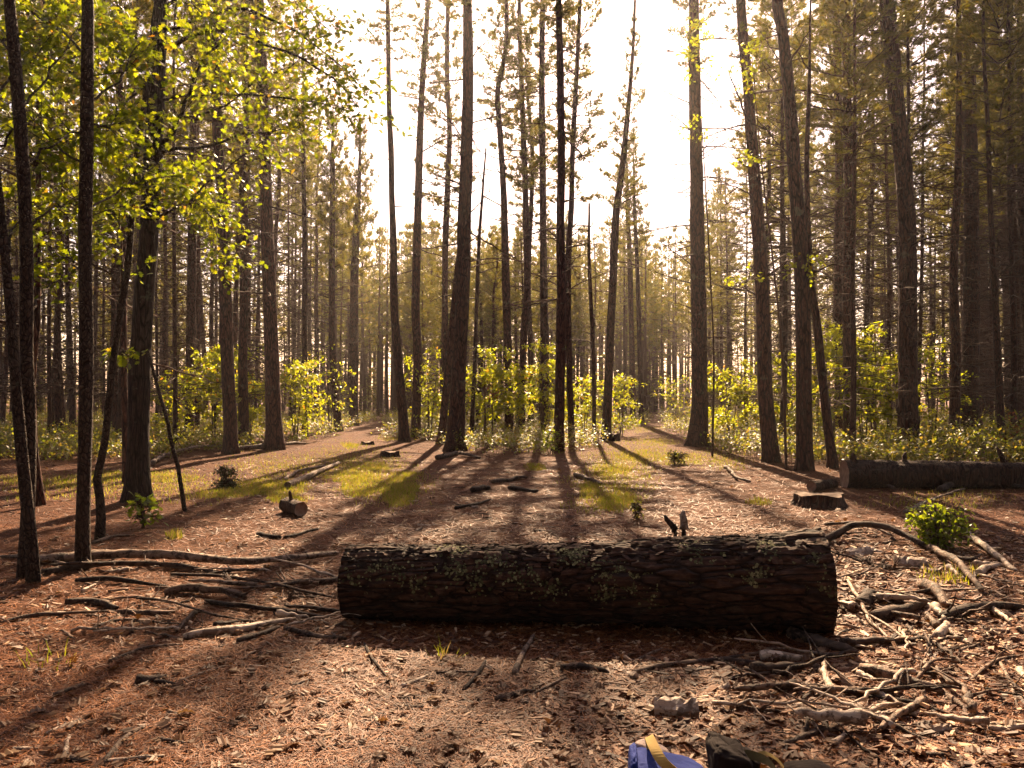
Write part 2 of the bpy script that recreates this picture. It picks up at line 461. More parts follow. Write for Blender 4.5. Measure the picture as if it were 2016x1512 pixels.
def crown_mesh(seed, L=9.0, rmax=2.0, spacing=0.55, per=4.5, tufts=24, blades=9, bl=0.15, bw=0.016, gap=0.15, low=0.15, wood=True):
    """pine crown from z=0 to z=L round a stem on the z axis"""
    rg = np.random.default_rng(seed); mb = MB(); z = 0.0; TP, TD = [], []
    while z < L:
        u = z / L
        prof = (low + (1 - low) * min(u / 0.35, 1)) * max(0.12, (1 - u) ** 0.75)
        nb = max(2, int(rg.normal(per, 1))); a0 = rg.uniform(0, 6.28)
        for b in range(nb):
            if rg.random() < gap: continue
            az = a0 + b * 6.283 / nb + rg.normal(0, .25); ln = rmax * prof * rg.uniform(0.55, 1.25)
            el = R(4 + 46 * u) + rg.normal(0, .12)
            t = np.linspace(0, 1, 5)[:, None]
            d = np.array([math.cos(az) * math.cos(el), math.sin(az) * math.cos(el), math.sin(el)])
            P = np.array([0, 0, z + rg.uniform(-.1, .1)]) + t * ln * d + t ** 2 * np.array([0, 0, 0.12 * ln])
            side = np.array([-math.sin(az), math.cos(az), 0])
            if wood: tube(mb, P, np.linspace(0.010 + 0.008 * ln, 0.004, 5), 4, 0, False)
            k = max(3, int(tufts * ln / rmax))
            s = rg.uniform(0.28, 1.05, k); off = rg.normal(0, 1, k) * 0.30 * ln * (1.12 - s) * 0.9
            up = rg.normal(0.03, 0.05, k)
            base = P[0] + s[:, None] * ln * d + s[:, None] ** 2 * np.array([0, 0, .12 * ln])
            TP.append(base + off[:, None] * side + up[:, None] * np.array([0, 0, 1.0]))
            TD.append(d + np.sign(off)[:, None] * 0.5 * side + np.array([0, 0, 0.35]) + rg.normal(0, .25, (k, 3)))
        z += spacing * rg.uniform(0.7, 1.3)
    TP, TD = np.concatenate(TP), np.concatenate(TD)
    Mx = dirmat(TD); pick = rg.integers(0, 4, len(TP)); sc = rg.uniform(0.75, 1.3, len(TP))
    for j in range(4):
        v, f = tuft(blades, bl, bw, seed * 7 + j)
        k = pick == j
        if k.any(): scatter(mb, v, f, TP[k], Mx[k], sc[k], 1)
    return mb.mesh('crown', [M['twig'], M['needles']], False)

CROWN = {
    'full': [crown_mesh(11 + i, L, r, .44, 4.9, 48, 11, .19, .025, .15) for i, (L, r) in enumerate([(9, 2.1), (11, 2.4), (8, 1.9), (10, 2.3)])],
    'sparse': [crown_mesh(31 + i, L, r, .50, 4.2, 46, 12, .19, .028, .18, .45) for i, (L, r) in enumerate([(9, 1.9), (10, 2.1), (8, 1.8)])],
    'young': [crown_mesh(51 + i, L, r, .40, 5.0, 34, 11, .19, .024, .10, .5) for i, (L, r) in enumerate([(6, 1.5), (7.5, 1.7), (5, 1.3)])],
    'far': [crown_mesh(71 + i, L, r, .66, 4.2, 13, 4, .36, .085, .10, .45, False) for i, (L, r) in enumerate([(9, 2.0), (11, 2.3), (7, 1.7)])],
    'coarse': [crown_mesh(81 + i, L, r, .8, 4.0, 9, 3, .6, .2, .10, .45, False) for i, (L, r) in enumerate([(9, 2.0), (11, 2.3), (7, 1.7)])],
}
CROWN_L = {'full': [9, 11, 8, 10], 'sparse': [9, 10, 8], 'young': [6, 7.5, 5], 'far': [9, 11, 7]}

def add_dead(root, P, r, z0, z1, n, rg, scale=1.0):
    """dead side branches on a trunk path P (local)"""
    zs = P[:, 2]
    for z in np.sort(rg.uniform(z0, z1, n)):
        x, y = np.interp(z, zs, P[:, 0]), np.interp(z, zs, P[:, 1]); rr = np.interp(z, zs, r)
        az = rg.uniform(0, 6.283); s = rg.uniform(0.55, 1.15) * scale
        link('dead_branch', DEAD[rg.integers(len(DEAD))], root, (x + 0.6 * rr * math.cos(az), y + .6 * rr * math.sin(az), z),
             (rg.normal(0, .2), rg.normal(-0.12, .22), az), (s, s, s))

def hero_pine(px, label, height=19.0, crown='full', crown_z=9.0, dead=10, dead_z=(2.0, 9.0), cs=1.0, mat='pine_bark', Y=None, cat='tree', group=None, flare=0.35, name='pine_tree', sides=18):
    """px: (x, y, width) pixel rows from the base up; the tree stands at the depth of its base"""
    b = gp(px[0][0], px[0][1]) if Y is None else None
    if Y is None: Y = b[1]
    else:
        b = at(px[0][0], px[0][1], Y); b[2] = h1(b[0], Y)
    seed = px[0][0] * 0.137; rg = np.random.default_rng(int(px[0][0] * 13 + px[0][1]))
    P, rad = [], []
    for i, (x, y, w) in enumerate(px):
        q = at(x, y, Y) - b
        if i == 0: q = np.zeros(3)
        P.append(q); rad.append(w / 2 * Y / F)
    P, rad = np.array(P), np.array(rad)
    if P[-1, 2] < height - 0.5:
        sl = (P[-1] - P[-2]) / max(P[-1, 2] - P[-2, 2], .3)
        sl = np.clip(sl, -0.08, 0.08)
        for k in (0.35, 0.7, 1.0):
            z = P[len(px) - 1, 2] + (height - P[len(px) - 1, 2]) * k
            P = np.vstack([P, [P[len(px) - 1, 0] + sl[0] * (z - P[len(px) - 1, 2]) * .6, rg.normal(0, .05), z]])
            rad = np.r_[rad, max(0.02, rad[len(px) - 1] * (1 - k * .85))]
    root = thing(name, label, cat, tuple(b), group=group)
    link('trunk', trunk_mesh(P, rad, sides, .2, mat, .08, seed, flare), root)
    if dead: add_dead(root, P, rad, dead_z[0], min(dead_z[1], P[-1, 2] - .3), dead, rg)
    if crown:
        i = rg.integers(len(CROWN[crown])); L = CROWN_L[crown][i]
        zc = min(crown_z, height - 2); s = (height + 0.3 - zc) / L
        x, y = np.interp(zc + 2, P[:, 2], P[:, 0]), np.interp(zc + 2, P[:, 2], P[:, 1])
        tx = (np.interp(height, P[:, 2], P[:, 0]) - x) / max(height - zc, 1)
        link('crown', CROWN[crown][i], root, (x, y, zc), (0, math.atan(tx), rg.uniform(0, 6.28) * 0), (cs * s ** .5, cs * s ** .5, s))
    return root

# ------------------------------------------------------------------ leafy branches of broadleaf trees
def leafy(mb_w, mb_l, P, r0, nleaf, rg, size=0.10, spread=0.32, start=0.35, tmpl=LOBED, twigs=9, flat=0.6):
    n = 14 if r0 > .007 else 8; S = smooth_path(P, n)
    S[1:-1] += rg.normal(0, 0.015, (n - 2, 3))
    tube(mb_w, S, np.linspace(r0, 0.004, n), 6 if r0 > .007 else 4)
    tips = []
    for _ in range(twigs):
        u = rg.uniform(start, 1.0); k = min(int(u * (n - 1)), n - 2)
        T = S[k + 1] - S[k]; T /= np.linalg.norm(T) + 1e-9
        d = T * rg.uniform(.2, .9) + rg.normal(0, .6, 3) * np.array([1, 1, flat]); d /= np.linalg.norm(d)
        l = rg.uniform(.5, 1.3) * spread * 1.3
        t = np.linspace(0, 1, 4)[:, None]
        Q = S[k] + t * l * d + t ** 2 * np.array([[0, 0, -.12 * l]])
        tube(mb_w, Q, np.linspace(.0055, .002, 4), 3)
        tips.append((Q, d))
    per = max(1, nleaf // max(1, len(tips)))
    for Q, d in tips:
        u = np.sqrt(rg.uniform(.05, 1, per)); pos = Q[0] + u[:, None] * (Q[-1] - Q[0]) + rg.normal(0, spread * .16, (per, 3))
        D = d[None] * .5 + rg.normal(0, .7, (per, 3)) + np.array([0, 0, -.25])
        Mx = dirmat(D)
        ro = rg.normal(0, .7, per); c, s = np.cos(ro), np.sin(ro)
        Rx = np.zeros((per, 3, 3)); Rx[:, 0, 0] = 1; Rx[:, 1, 1] = c; Rx[:, 1, 2] = -s; Rx[:, 2, 1] = s; Rx[:, 2, 2] = c
        scatter(mb_l, tmpl[0], tmpl[1], pos, Mx @ Rx, rg.uniform(.65, 1.25, per) * size, 0)

def leafy_branch(root, base, pts, r0, nleaf, rg, leafm='canopy_leaf', wood='oak_bark', **kw):
    """a branch part with its foliage sub-part"""
    w, l = MB(), MB()
    leafy(w, l, np.asarray(pts) - base, r0, nleaf, rg, **kw)
    b = link('branch', w.mesh('branch', M[wood]), root)
    if l.n: link('foliage', l.mesh('foliage', M[leafm], False), b)
    return b

def bush(name, label, base, h, spread, nleaf, seed, leafm='oak_leaf', size=.085, stems=3, tmpl=LOBED, group=None, cat='sapling', tiers=0.55, low=.25):
    rg = np.random.default_rng(seed); root = thing(name, label, cat, tuple(base), group=group)
    l = MB()
    nb = stems * 7
    for s in range(stems):
        w = MB()
        a = rg.uniform(0, 6.28); lean = rg.uniform(.05, .35) * spread
        top = np.array([math.cos(a) * lean, math.sin(a) * lean, h * rg.uniform(.75, 1)])
        P = smooth_path(np.array([[math.cos(a) * .05, math.sin(a) * .05, -.05], top * .5 + rg.normal(0, .06, 3), top]), 9)
        tube(w, P, np.linspace(.008 + .006 * h, .004, 9), 5)
        for _ in range(7):
            u = rg.uniform(low, 1); q = P[int(u * 8)]; az = rg.uniform(0, 6.28)
            d = np.array([math.cos(az), math.sin(az), rg.uniform(-.05, .4)]) * spread * rg.uniform(.4, 1.0) * (1.15 - .5 * u)
            leafy(w, l, np.array([q, q + d * .55 + np.array([0, 0, .05]), q + d]), .006, nleaf // nb, rg, size, min(.36, .36 * spread), .2, tmpl, 6, .35)
        link('stem', w.mesh('stem', M['twig']), root)
    link('foliage', l.mesh('foliage', M[leafm], False), root)
    return root

# ------------------------------------------------------------------ pines that can be told apart (pixel rows x, y, width)
hp = hero_pine
hp([(897, 889, 38), (901, 800, 32), (905, 700, 29), (913, 500, 27), (918, 300, 25), (922, 150, 22), (920, 0, 18)],
   'thickest straight pine in the middle, standing on flared roots beside the low shrubs', 20, 'full', 11.6, 37, (4, 12), 1.0)
hp([(797, 869, 20), (790, 780, 18), (782, 690, 17), (776, 600, 16), (775, 500, 14), (772, 400, 12), (770, 300, 11), (766, 200, 10), (763, 0, 8)],
   'slim bare pine with a slight bend, alone against the white sky beside the left-hand track', 18, 'sparse', 13, 5, (3, 12), .9)
hp([(818, 861, 18), (822, 700, 17), (818, 600, 16), (822, 450, 16), (826, 300, 14), (832, 150, 12), (840, 50, 10), (843, 0, 8)],
   'slim pine leaning right at its top, second trunk right of the left-hand track', 17, 'sparse', 12, 20, (5, 13), .9)
hp([(868, 868, 15), (880, 750, 15), (890, 650, 14), (898, 560, 13), (906, 480, 11), (912, 380, 8)],
   'slanting dark trunk that leans right behind the thickest middle pine', 12, None, 9, 4, (3, 9), Y=26)
hp([(877, 850, 13), (876, 700, 13), (876, 550, 12), (878, 450, 12), (882, 350, 11), (885, 250, 10), (880, 150, 10), (882, 0, 8)],
   'upright pine with ragged needle tufts just left of the thickest middle pine', 19, 'sparse', 8.6, 24, (4, 13), .9)
hp([(928, 862, 9), (935, 700, 8), (942, 500, 7), (950, 380, 5), (957, 290, 3)],
   'thin dead pole just right of the thickest middle pine', 11, None, 9, 8, (3, 10), flare=.1, name='dead_tree')
hp([(1003, 852, 18), (1000, 700, 16), (996, 560, 16), (994, 450, 14), (990, 350, 12), (983, 240, 11), (980, 180, 10), (993, 110, 9), (998, 50, 8), (997, 0, 7)],
   'crooked pine with a kink high up, in the middle of the picture', 19, 'sparse', 12.5, 24, (5, 15), .9)
hp([(1027, 835, 13), (1030, 700, 13), (1037, 560, 12), (1035, 400, 12), (1030, 250, 11), (1024, 100, 9), (1022, 0, 8)],
   'slender tufted pine directly right of the kinked middle pine', 23, 'sparse', 11.0, 26, (5, 18), 1.0, Y=36)
hp([(1045, 835, 11), (1045, 700, 11), (1040, 560, 10), (1046, 400, 9), (1048, 300, 8), (1040, 200, 6)],
   'thin pine close behind the slender tufted pine in the middle', 18, 'sparse', 10, 18, (5, 14), .9, Y=40)
hp([(1075, 838, 18), (1072, 650, 17), (1070, 500, 14), (1068, 300, 13), (1067, 150, 12), (1068, 0, 10)],
   'even straight pine left of the pine whose shadow runs forward', 22, 'sparse', 10, 26, (5, 16), 1.1, Y=33)
hp([(1100, 888, 21), (1103, 700, 19), (1105, 560, 18), (1103, 450, 17), (1105, 300, 15), (1103, 150, 14), (1100, 0, 12)],
   'tall straight pine rising from the right end of the low middle shrubs', 20, 'full', 11.8, 37, (4, 12), .9)
hp([(1125, 850, 12), (1118, 560, 12), (1125, 400, 11), (1128, 280, 10), (1135, 150, 9), (1142, 0, 8)],
   'slim pine leaning right close behind the tall straight pine', 19, 'sparse', 8.5, 26, (5, 14), .85, Y=28)
hp([(1193, 867, 19), (1198, 760, 17), (1202, 660, 16), (1207, 550, 15), (1213, 420, 14), (1225, 330, 12), (1238, 200, 9), (1246, 100, 7), (1250, 0, 5)],
   'lone slim pine leaning right beside the right-hand track with a feathery top', 14.6, 'sparse', 7.6, 14, (5, 12), .7)
hp([(1170, 866, 8), (1168, 700, 8), (1160, 520, 7), (1160, 400, 4)],
   'thin bare dead stem left of the lone leaning pine', 8, None, 9, 9, (3, 8), flare=.1, name='dead_tree')
hp([(1247, 832, 12), (1243, 650, 11), (1240, 520, 10), (1236, 420, 9)], 'slim pine at the far end of the right-hand track, paired trunk', 17, 'sparse', 9, 6, (4, 10), .8)
hp([(1263, 834, 10), (1258, 650, 9), (1255, 540, 8), (1250, 430, 7)], 'thinner pine casting a long shadow across the right-hand track', 16, 'sparse', 9, 6, (4, 10), .8)
hp([(1375, 878, 40), (1377, 800, 31), (1377, 700, 29), (1373, 500, 28), (1372, 350, 26), (1368, 200, 24), (1366, 0, 20)],
   'thick straight pine with flared foot right of the right-hand track, dead stubs up its trunk', 20, 'sparse', 12, 60, (2.5, 13.5), .55)
hp([(1520, 910, 30), (1507, 780, 28), (1503, 650, 27), (1497, 500, 26), (1485, 350, 24), (1475, 200, 21), (1462, 60, 19), (1458, 0, 18)],
   'dark pine curving left near the top, left of the pine that forks beside the stump', 18, 'full', 9.5, 20, (3, 9), .9)
hp([(1585, 926, 30), (1583, 780, 29), (1582, 650, 29), (1577, 500, 28), (1565, 350, 26), (1555, 200, 23), (1540, 60, 21), (1530, 0, 20)],
   'dark pine leaning left behind the low stump', 18, 'full', 9.5, 17, (3, 9), .9)
hp([(1640, 921, 17), (1625, 800, 17), (1610, 650, 16), (1600, 580, 14), (1592, 480, 12), (1588, 330, 10), (1592, 200, 8)],
   'thin slanting trunk leaning against the pine behind the low stump', 10, None, 8, 8, (3, 9))
hp([(1672, 880, 23), (1672, 750, 22), (1670, 560, 21), (1672, 400, 20), (1668, 200, 17), (1665, 0, 15)],
   'pale-flecked pine among bright oak leaves right of the slanting trunk', 20, 'full', 9.5, 30, (4, 11), .9)
hp([(1652, 862, 16), (1650, 600, 16), (1652, 300, 15), (1645, 0, 13)],
   'narrow pine close behind the pale-flecked pine', 20, 'full', 9, 23, (4, 12), .9)
hp([(1790, 894, 42), (1788, 800, 37), (1787, 700, 35), (1787, 500, 32), (1780, 350, 32), (1765, 200, 30), (1745, 0, 28)],
   'thickest right-hand pine, leaning left, directly behind the fallen log', 19, 'full', 9.5, 37, (2, 10), 1.0)
hp([(1908, 868, 36), (1911, 700, 32), (1913, 500, 28), (1911, 300, 25), (1908, 100, 22), (1905, 0, 20)],
   'tall straight thick pine near the right edge', 22, 'full', 11.5, 17, (5, 12), .9)
hp([(1990, 840, 20), (1985, 600, 19), (1972, 400, 18), (1965, 250, 16), (1955, 50, 13)],
   'dark pine leaning left at the right edge', 22, 'full', 11, 23, (4, 13), .9)
hp([(1940, 830, 18), (1938, 600, 17), (1930, 400, 14), (1925, 250, 12)], 'pine between the tall thick pine and the right edge', 19, 'full', 9, 20, (4, 10), .9)
hp([(1898, 840, 12), (1899, 500, 12), (1894, 400, 11), (1880, 250, 10), (1875, 100, 9)], 'wavy thin pine passing left of the tall thick right-hand pine', 20, 'full', 11, 23, (5, 12), .8)
hp([(455, 893, 28), (452, 800, 26), (447, 700, 25), (443, 560, 23), (438, 400, 21), (428, 250, 19), (420, 0, 16)],
   'pine with flaky bark standing on bare litter left of the smooth straight pine', 20, 'full', 9, 23, (3, 10), .9)
hp([(541, 884, 34), (538, 800, 30), (535, 700, 28), (527, 500, 25), (522, 300, 22), (517, 150, 20), (510, 0, 18)],
   'smooth straight brown pine with broad foot left of the left-hand track', 20, 'full', 9.5, 23, (4, 10), .9)
hp([(667, 849, 15), (657, 740, 14), (653, 600, 13), (655, 400, 11), (655, 340, 10)], 'slightly curved slim pine at the left verge of the left-hand track', 14, 'young', 7, 20, (3, 8), .9)
hp([(696, 838, 17), (697, 600, 16), (700, 480, 14), (705, 400, 11)], 'pine at the far end of the left-hand track', 15, 'young', 7.5, 20, (3, 8), .9)
hp([(372, 862, 18), (375, 700, 18), (378, 500, 17), (380, 300, 15), (382, 100, 12)], 'dark pine behind the bright oak bush on the left', 20, 'full', 8, 23, (3, 9), .9)
hp([(600, 862, 11), (600, 700, 11), (600, 500, 10), (598, 350, 8)], 'thin pine between the smooth straight pine and the left-hand track', 17, 'full', 9, 20, (3, 10), .8)
hp([(78, 995, 17), (66, 880, 16), (62, 750, 15), (72, 620, 14), (75, 480, 12), (78, 200, 10)],
   'dark leaning trunk behind the far left saplings, bent above its foot', 12, 'young', 6.5, 17, (2, 6), .8)
hp([(250, 950, 13), (246, 840, 12), (244, 700, 12), (243, 500, 11), (238, 250, 9)], 'thin dark trunk touching the left side of the oak', 12, 'young', 6.5, 13, (2, 6), .8)

# ------------------------------------------------------------------ broadleaf trees at the left
def px_path(pts, Y0, Y1):
    n = len(pts)
    return np.array([at(x, y, Y0 + (Y1 - Y0) * i / (n - 1)) for i, (x, y) in enumerate(pts)])

rgo = np.random.default_rng(77)
oak = hp([(268, 986, 50), (272, 900, 42), (276, 700, 39), (290, 500, 37), (303, 300, 36), (310, 100, 33), (318, 0, 26)],
         'dark oak with a thick trunk and spreading leafy branches on the left', 10.5, None, 5, 0, (2, 5), mat='oak_bark', name='oak_tree')
ob = np.array(oak.location)
for pts, Y1, r, nl, sp in [
    ([(305, 310), (345, 250), (365, 200), (400, 120), (455, 60)], 10.4, .045, 260, .40),
    ([(308, 300), (400, 285), (500, 262), (610, 250)], 10.0, .030, 240, .36),
    ([(298, 440), (400, 372), (500, 290), (600, 215)], 10.2, .022, 200, .36),
    ([(296, 120), (245, 88), (190, 95), (130, 150)], 10.6, .035, 260, .42),
    ([(312, 100), (420, 60), (560, 100), (670, 170), (718, 225)], 9.6, .035, 420, .42),
    ([(315, 60), (480, 20), (620, 90), (705, 165)], 9.8, .03, 380, .42),
    ([(316, 20), (430, -60), (560, -20), (650, 60)], 10.4, .03, 420, .45),
    ([(308, 200), (450, 185), (590, 195), (690, 215)], 9.4, .026, 380, .40),
    ([(306, 360), (350, 380), (410, 420), (455, 530)], 10.6, .016, 330, .28),
    ([(300, 330), (335, 345), (385, 390), (435, 425)], 11.0, .016, 330, .30),
    ([(302, 420), (320, 400), (340, 370), (365, 340)], 10.9, .012, 220, .26),
    ([(306, 0), (220, -30), (120, 30), (60, 110)], 10.0, .03, 340, .45),
    ([(308, 10), (340, -70), (420, -90), (520, -60)], 11.5, .03, 300, .45),
    ([(305, 150), (260, 190), (215, 260), (180, 330)], 10.5, .02, 260, .40),
    ([(318, -40), (350, -40), (380, 10), (440, 60)], 10.0, .02, 260, .40),
    ([(306, 230), (420, 220), (520, 150), (600, 130)], 10.6, .022, 260, .40)]:
    leafy_branch(oak, ob, px_path(pts, 11.4, Y1), r, int(nl * 1.2), rgo, spread=sp * 1.25, size=.085, twigs=24)

def sapling_tree(px, label, branches, height, mat='sapling_bark'):
    t = hp(px, label, height, None, 5, 0, mat=mat, name='oak_sapling', flare=.15, sides=14)
    b = np.array(t.location); Y = b[1]
    for pts, dY, nl, sp in branches:
        leafy_branch(t, b, px_path(pts, Y, Y + dY), .012, int(nl * 1.6), rgo, wood='sapling_bark', spread=sp * 1.2, size=.088, twigs=16)
    return t
sapling_tree([(68, 1146, 25), (58, 1030, 23), (44, 900, 22), (33, 780, 21), (22, 640, 19), (8, 480, 17), (-6, 350, 15), (-20, 150, 12)],
             'leftmost slim sapling, leaning out of the picture at the left edge',
             [([(-10, 300), (40, 250), (70, 330)], .6, 120, .25), ([(-15, 200), (40, 130), (90, 110)], 1.0, 160, .3), ([(10, 500), (30, 440), (60, 410)], 1.0, 60, .2)], 5.5)
sapling_tree([(47, 1137, 25), (55, 1000, 25), (58, 850, 25), (53, 700, 25), (52, 500, 25), (45, 320, 24), (32, 150, 22), (18, 0, 20)],
             'slim sapling just behind the leftmost leaning one, touching it at the foot',
             [([(45, 330), (110, 280), (160, 260), (200, 300)], 1.4, 200, .3), ([(38, 210), (90, 150), (150, 60), (200, 20)], 1.5, 220, .35),
              ([(50, 450), (130, 400), (220, 420)], 1.6, 160, .3), ([(30, 120), (-20, 60), (-60, 60)], .5, 90, .3), ([(52, 620), (100, 560), (150, 545)], 1.5, 40, .2)], 6)
sapling_tree([(162, 1120, 27), (164, 1000, 25), (168, 850, 25), (170, 700, 26), (168, 500, 25), (170, 300, 25), (172, 100, 23), (173, 0, 22)],
             'straight dark sapling third from the left edge with the long pole at its foot',
             [([(170, 330), (110, 280), (60, 230), (20, 200)], 1.2, 200, .32), ([(170, 420), (230, 380), (280, 350), (330, 300)], 1.6, 170, .3),
              ([(172, 200), (230, 160), (260, 100), (330, 60)], 1.4, 240, .35), ([(172, 110), (120, 60), (60, 30), (0, 20)], 1.2, 240, .35),
              ([(170, 540), (120, 500), (80, 480)], 1.2, 60, .2), ([(170, 240), (220, 250), (250, 230)], .8, 120, .25)], 6.5)
sapling_tree([(195, 1061, 17), (200, 1000, 16), (191, 945, 15), (205, 880, 14), (214, 800, 14), (222, 720, 13), (233, 640, 12), (247, 560, 12), (256, 480, 12), (262, 380, 11), (274, 270, 10), (286, 190, 9)],
             'crooked thin sapling between the third sapling and the oak',
             [([(233, 640), (236, 560), (238, 480), (225, 380)], .6, 110, .25), ([(256, 480), (220, 420), (190, 360)], .8, 110, .25), ([(225, 700), (240, 690), (245, 700)], .3, 30, .12)], 5.2)
sapling_tree([(366, 1007, 8), (356, 960, 8), (352, 925, 8), (338, 875, 8), (330, 830, 7), (318, 790, 7), (303, 735, 6), (292, 690, 5)],
             'very thin crooked stem leaning left in front of the bright oak bush', [([(340, 880), (352, 860), (360, 850)], .2, 6, .1)], 2.6)

# ------------------------------------------------------------------ the stand of pines behind
SKY_X = [-400, 0, 560, 620, 680, 740, 800, 1000, 1150, 1250, 1330, 1400, 1470, 1540, 1700, 2016, 2500]
SKY_Y = [-400, -400, -300, 60, 300, 430, 440, 425, 440, 420, 430, 350, 240, -300, -400, -400, -400]
PATH_L = np.array([gp(560, 1000)[:2], gp(650, 910)[:2], gp(700, 865)[:2], gp(742, 836)[:2], gp(752, 818)[:2]])
PATH_R = np.array([gp(1180, 990)[:2], gp(1240, 910)[:2], gp(1265, 870)[:2], gp(1288, 838)[:2], gp(1292, 816)[:2]])
def seg_dist(P, X, Y):
    d = np.full(len(X), 1e9)
    for a, b in zip(P[:-1], P[1:]):
        ab = b - a; t = np.clip(((X - a[0]) * ab[0] + (Y - a[1]) * ab[1]) / (ab @ ab), 0, 1)
        d = np.minimum(d, np.hypot(X - a[0] - t * ab[0], Y - a[1] - t * ab[1]))
    return d
def path_dist(X, Y):
    X, Y = np.atleast_1d(X), np.atleast_1d(Y)
    return np.minimum(seg_dist(PATH_L, X, Y), seg_dist(PATH_R, X, Y))

MID_TRUNK = []
for i in range(7):
    rg = np.random.default_rng(300 + i); z = np.linspace(0, 18, 8)
    w = np.cumsum(rg.normal(0, .07, (8, 2)), 0); w[0] = 0
    MID_TRUNK.append((trunk_mesh(np.c_[w, z], np.linspace(.17, .035, 8), 12, .4, 'pine_bark', .06, i * 3.1, .25), np.c_[w, z]))
def twig_mesh(seed, h0, h1_, n):
    rg = np.random.default_rng(seed); mb = MB()
    for z in rg.uniform(h0, h1_, n):
        az = rg.uniform(0, 6.28); ln = rg.uniform(.4, 2.1); el = rg.normal(.05, .2)
        t = np.linspace(0, 1, 4)[:, None]; d = np.array([math.cos(az) * math.cos(el), math.sin(az) * math.cos(el), math.sin(el)])
        P = np.array([0, 0, z]) + t * ln * d + t ** 2 * np.array([0, 0, rg.uniform(-.3, .1)]); P[1:-1] += rg.normal(0, .03, (2, 3))
        tube(mb, P, np.linspace(.021, .009, 4), 3, 0, False)
        for _ in range(3):
            k = rg.integers(1, 3); Q = np.stack([P[k], P[k] + (d + rg.normal(0, .6, 3)) * ln * .3]); tube(mb, Q, [.010, .006], 3, 0, False)
    return mb.mesh('dead_branches', M['twig'])
MID_TWIG = [twig_mesh(400 + i, 1.6, 11.5, 90) for i in range(5)]

placed = [(o.location.x, o.location.y) for o in C.objects if o.get('category')]
ZONES = [(-60, 110, 'in the far left thicket'), (110, 200, 'between the second and third left saplings'), (200, 290, 'just left of the oak trunk'),
         (290, 380, 'just right of the oak trunk'), (380, 460, 'behind the largest bright oak bush'), (460, 560, 'round the smooth straight left pine'),
         (560, 660, 'left of the left-hand track'), (660, 790, 'at the end of the left-hand track'), (790, 880, 'behind the slanting dark trunk'),
         (880, 960, 'behind the thickest middle pine'), (960, 1040, 'behind the kinked middle pine'), (1040, 1130, 'behind the tall straight pine'),
         (1130, 1220, 'behind the lone leaning pine'), (1220, 1330, 'at the end of the right-hand track'), (1330, 1420, 'behind the flared straight pine'),
         (1420, 1500, 'behind the rounded oak bush'), (1500, 1580, 'behind the two dark leaning pines'), (1580, 1660, 'behind the tallest oak bush'),
         (1660, 1740, 'behind the tiered oak bush'), (1740, 1820, 'behind the thickest right-hand pine'), (1820, 1890, 'left of the tall right-edge pine'),
         (1890, 1960, 'behind the tall right-edge pine'), (1960, 1e9, 'at the very right edge')]
ORD = 'first second third fourth fifth sixth seventh eighth ninth tenth eleventh twelfth thirteenth fourteenth fifteenth sixteenth seventeenth eighteenth nineteenth twentieth'.split()
def mid_pine(X, Y, rg, lab):
    px = px_of(X, Y)
    ylim = np.interp(px, SKY_X, SKY_Y)
    lim = CAMH + (780 - ylim) / F * Y
    h = min(rg.uniform(16.5, 21), lim * rg.uniform(.86, 1.04))
    root = thing('pine_tree', lab, 'tree', (X, Y, h1(X, Y)), group='slender background pines')
    i = rg.integers(len(MID_TRUNK)); me, P = MID_TRUNK[i]
    rs = rg.uniform(.42, 1.0) * (0.85 if h < 14 else 1); zs = h / 18
    rz = rg.uniform(0, 6.28); ln = (rg.normal(0, .012), rg.normal(0, .012), rz)
    link('trunk', me, root, (0, 0, 0), ln, (rs, rs, zs))
    kind(link('dead_branches', MID_TWIG[rg.integers(5)], root, (0, 0, 0), (0, 0, rg.uniform(0, 6.28)), (1, 1, min(1, zs * .85))), 'stuff')
    cz = h * rg.uniform(.42, .55) if h > 13 else h * rg.uniform(.38, .5)
    key = 'full' if h > 13 else 'young'
    j = rg.integers(len(CROWN[key])); s = (h + .2 - cz) / CROWN_L[key][j]
    link('crown', CROWN[key][j], root, (0, 0, cz), (0, 0, rg.uniform(0, 6.28)), (max(.7, s ** .5), max(.7, s ** .5), s))

rgm = np.random.default_rng(2024)
count, tries, mids = 0, 0, []
while count < 165 and tries < 30000:
    tries += 1
    Y = rgm.uniform(20, 62); px = rgm.uniform(-50, 2070); X = (px - 1008) * Y / F
    centre = 640 < px < 1480
    if centre and Y < 36: continue
    if 0 < px < 640 and Y < 24: continue
    if path_dist(X, Y)[0] < 1.9: continue
    if min((X - a) ** 2 + (Y - b) ** 2 for a, b in placed) < (1.7 if Y < 35 else 1.5) ** 2: continue
    if not centre and rgm.random() > 0.85: continue
    # the sun reaches the clearing through this gap in the stand
    placed.append((X, Y)); mids.append((px, X, Y)); count += 1

for a, b, where in ZONES:
    for k, (px, X, Y) in enumerate(sorted(m for m in mids if a <= m[0] < b)):
        mid_pine(X, Y, rgm, f'{ORD[min(k, 19)]} slender background pine from the left {where}')

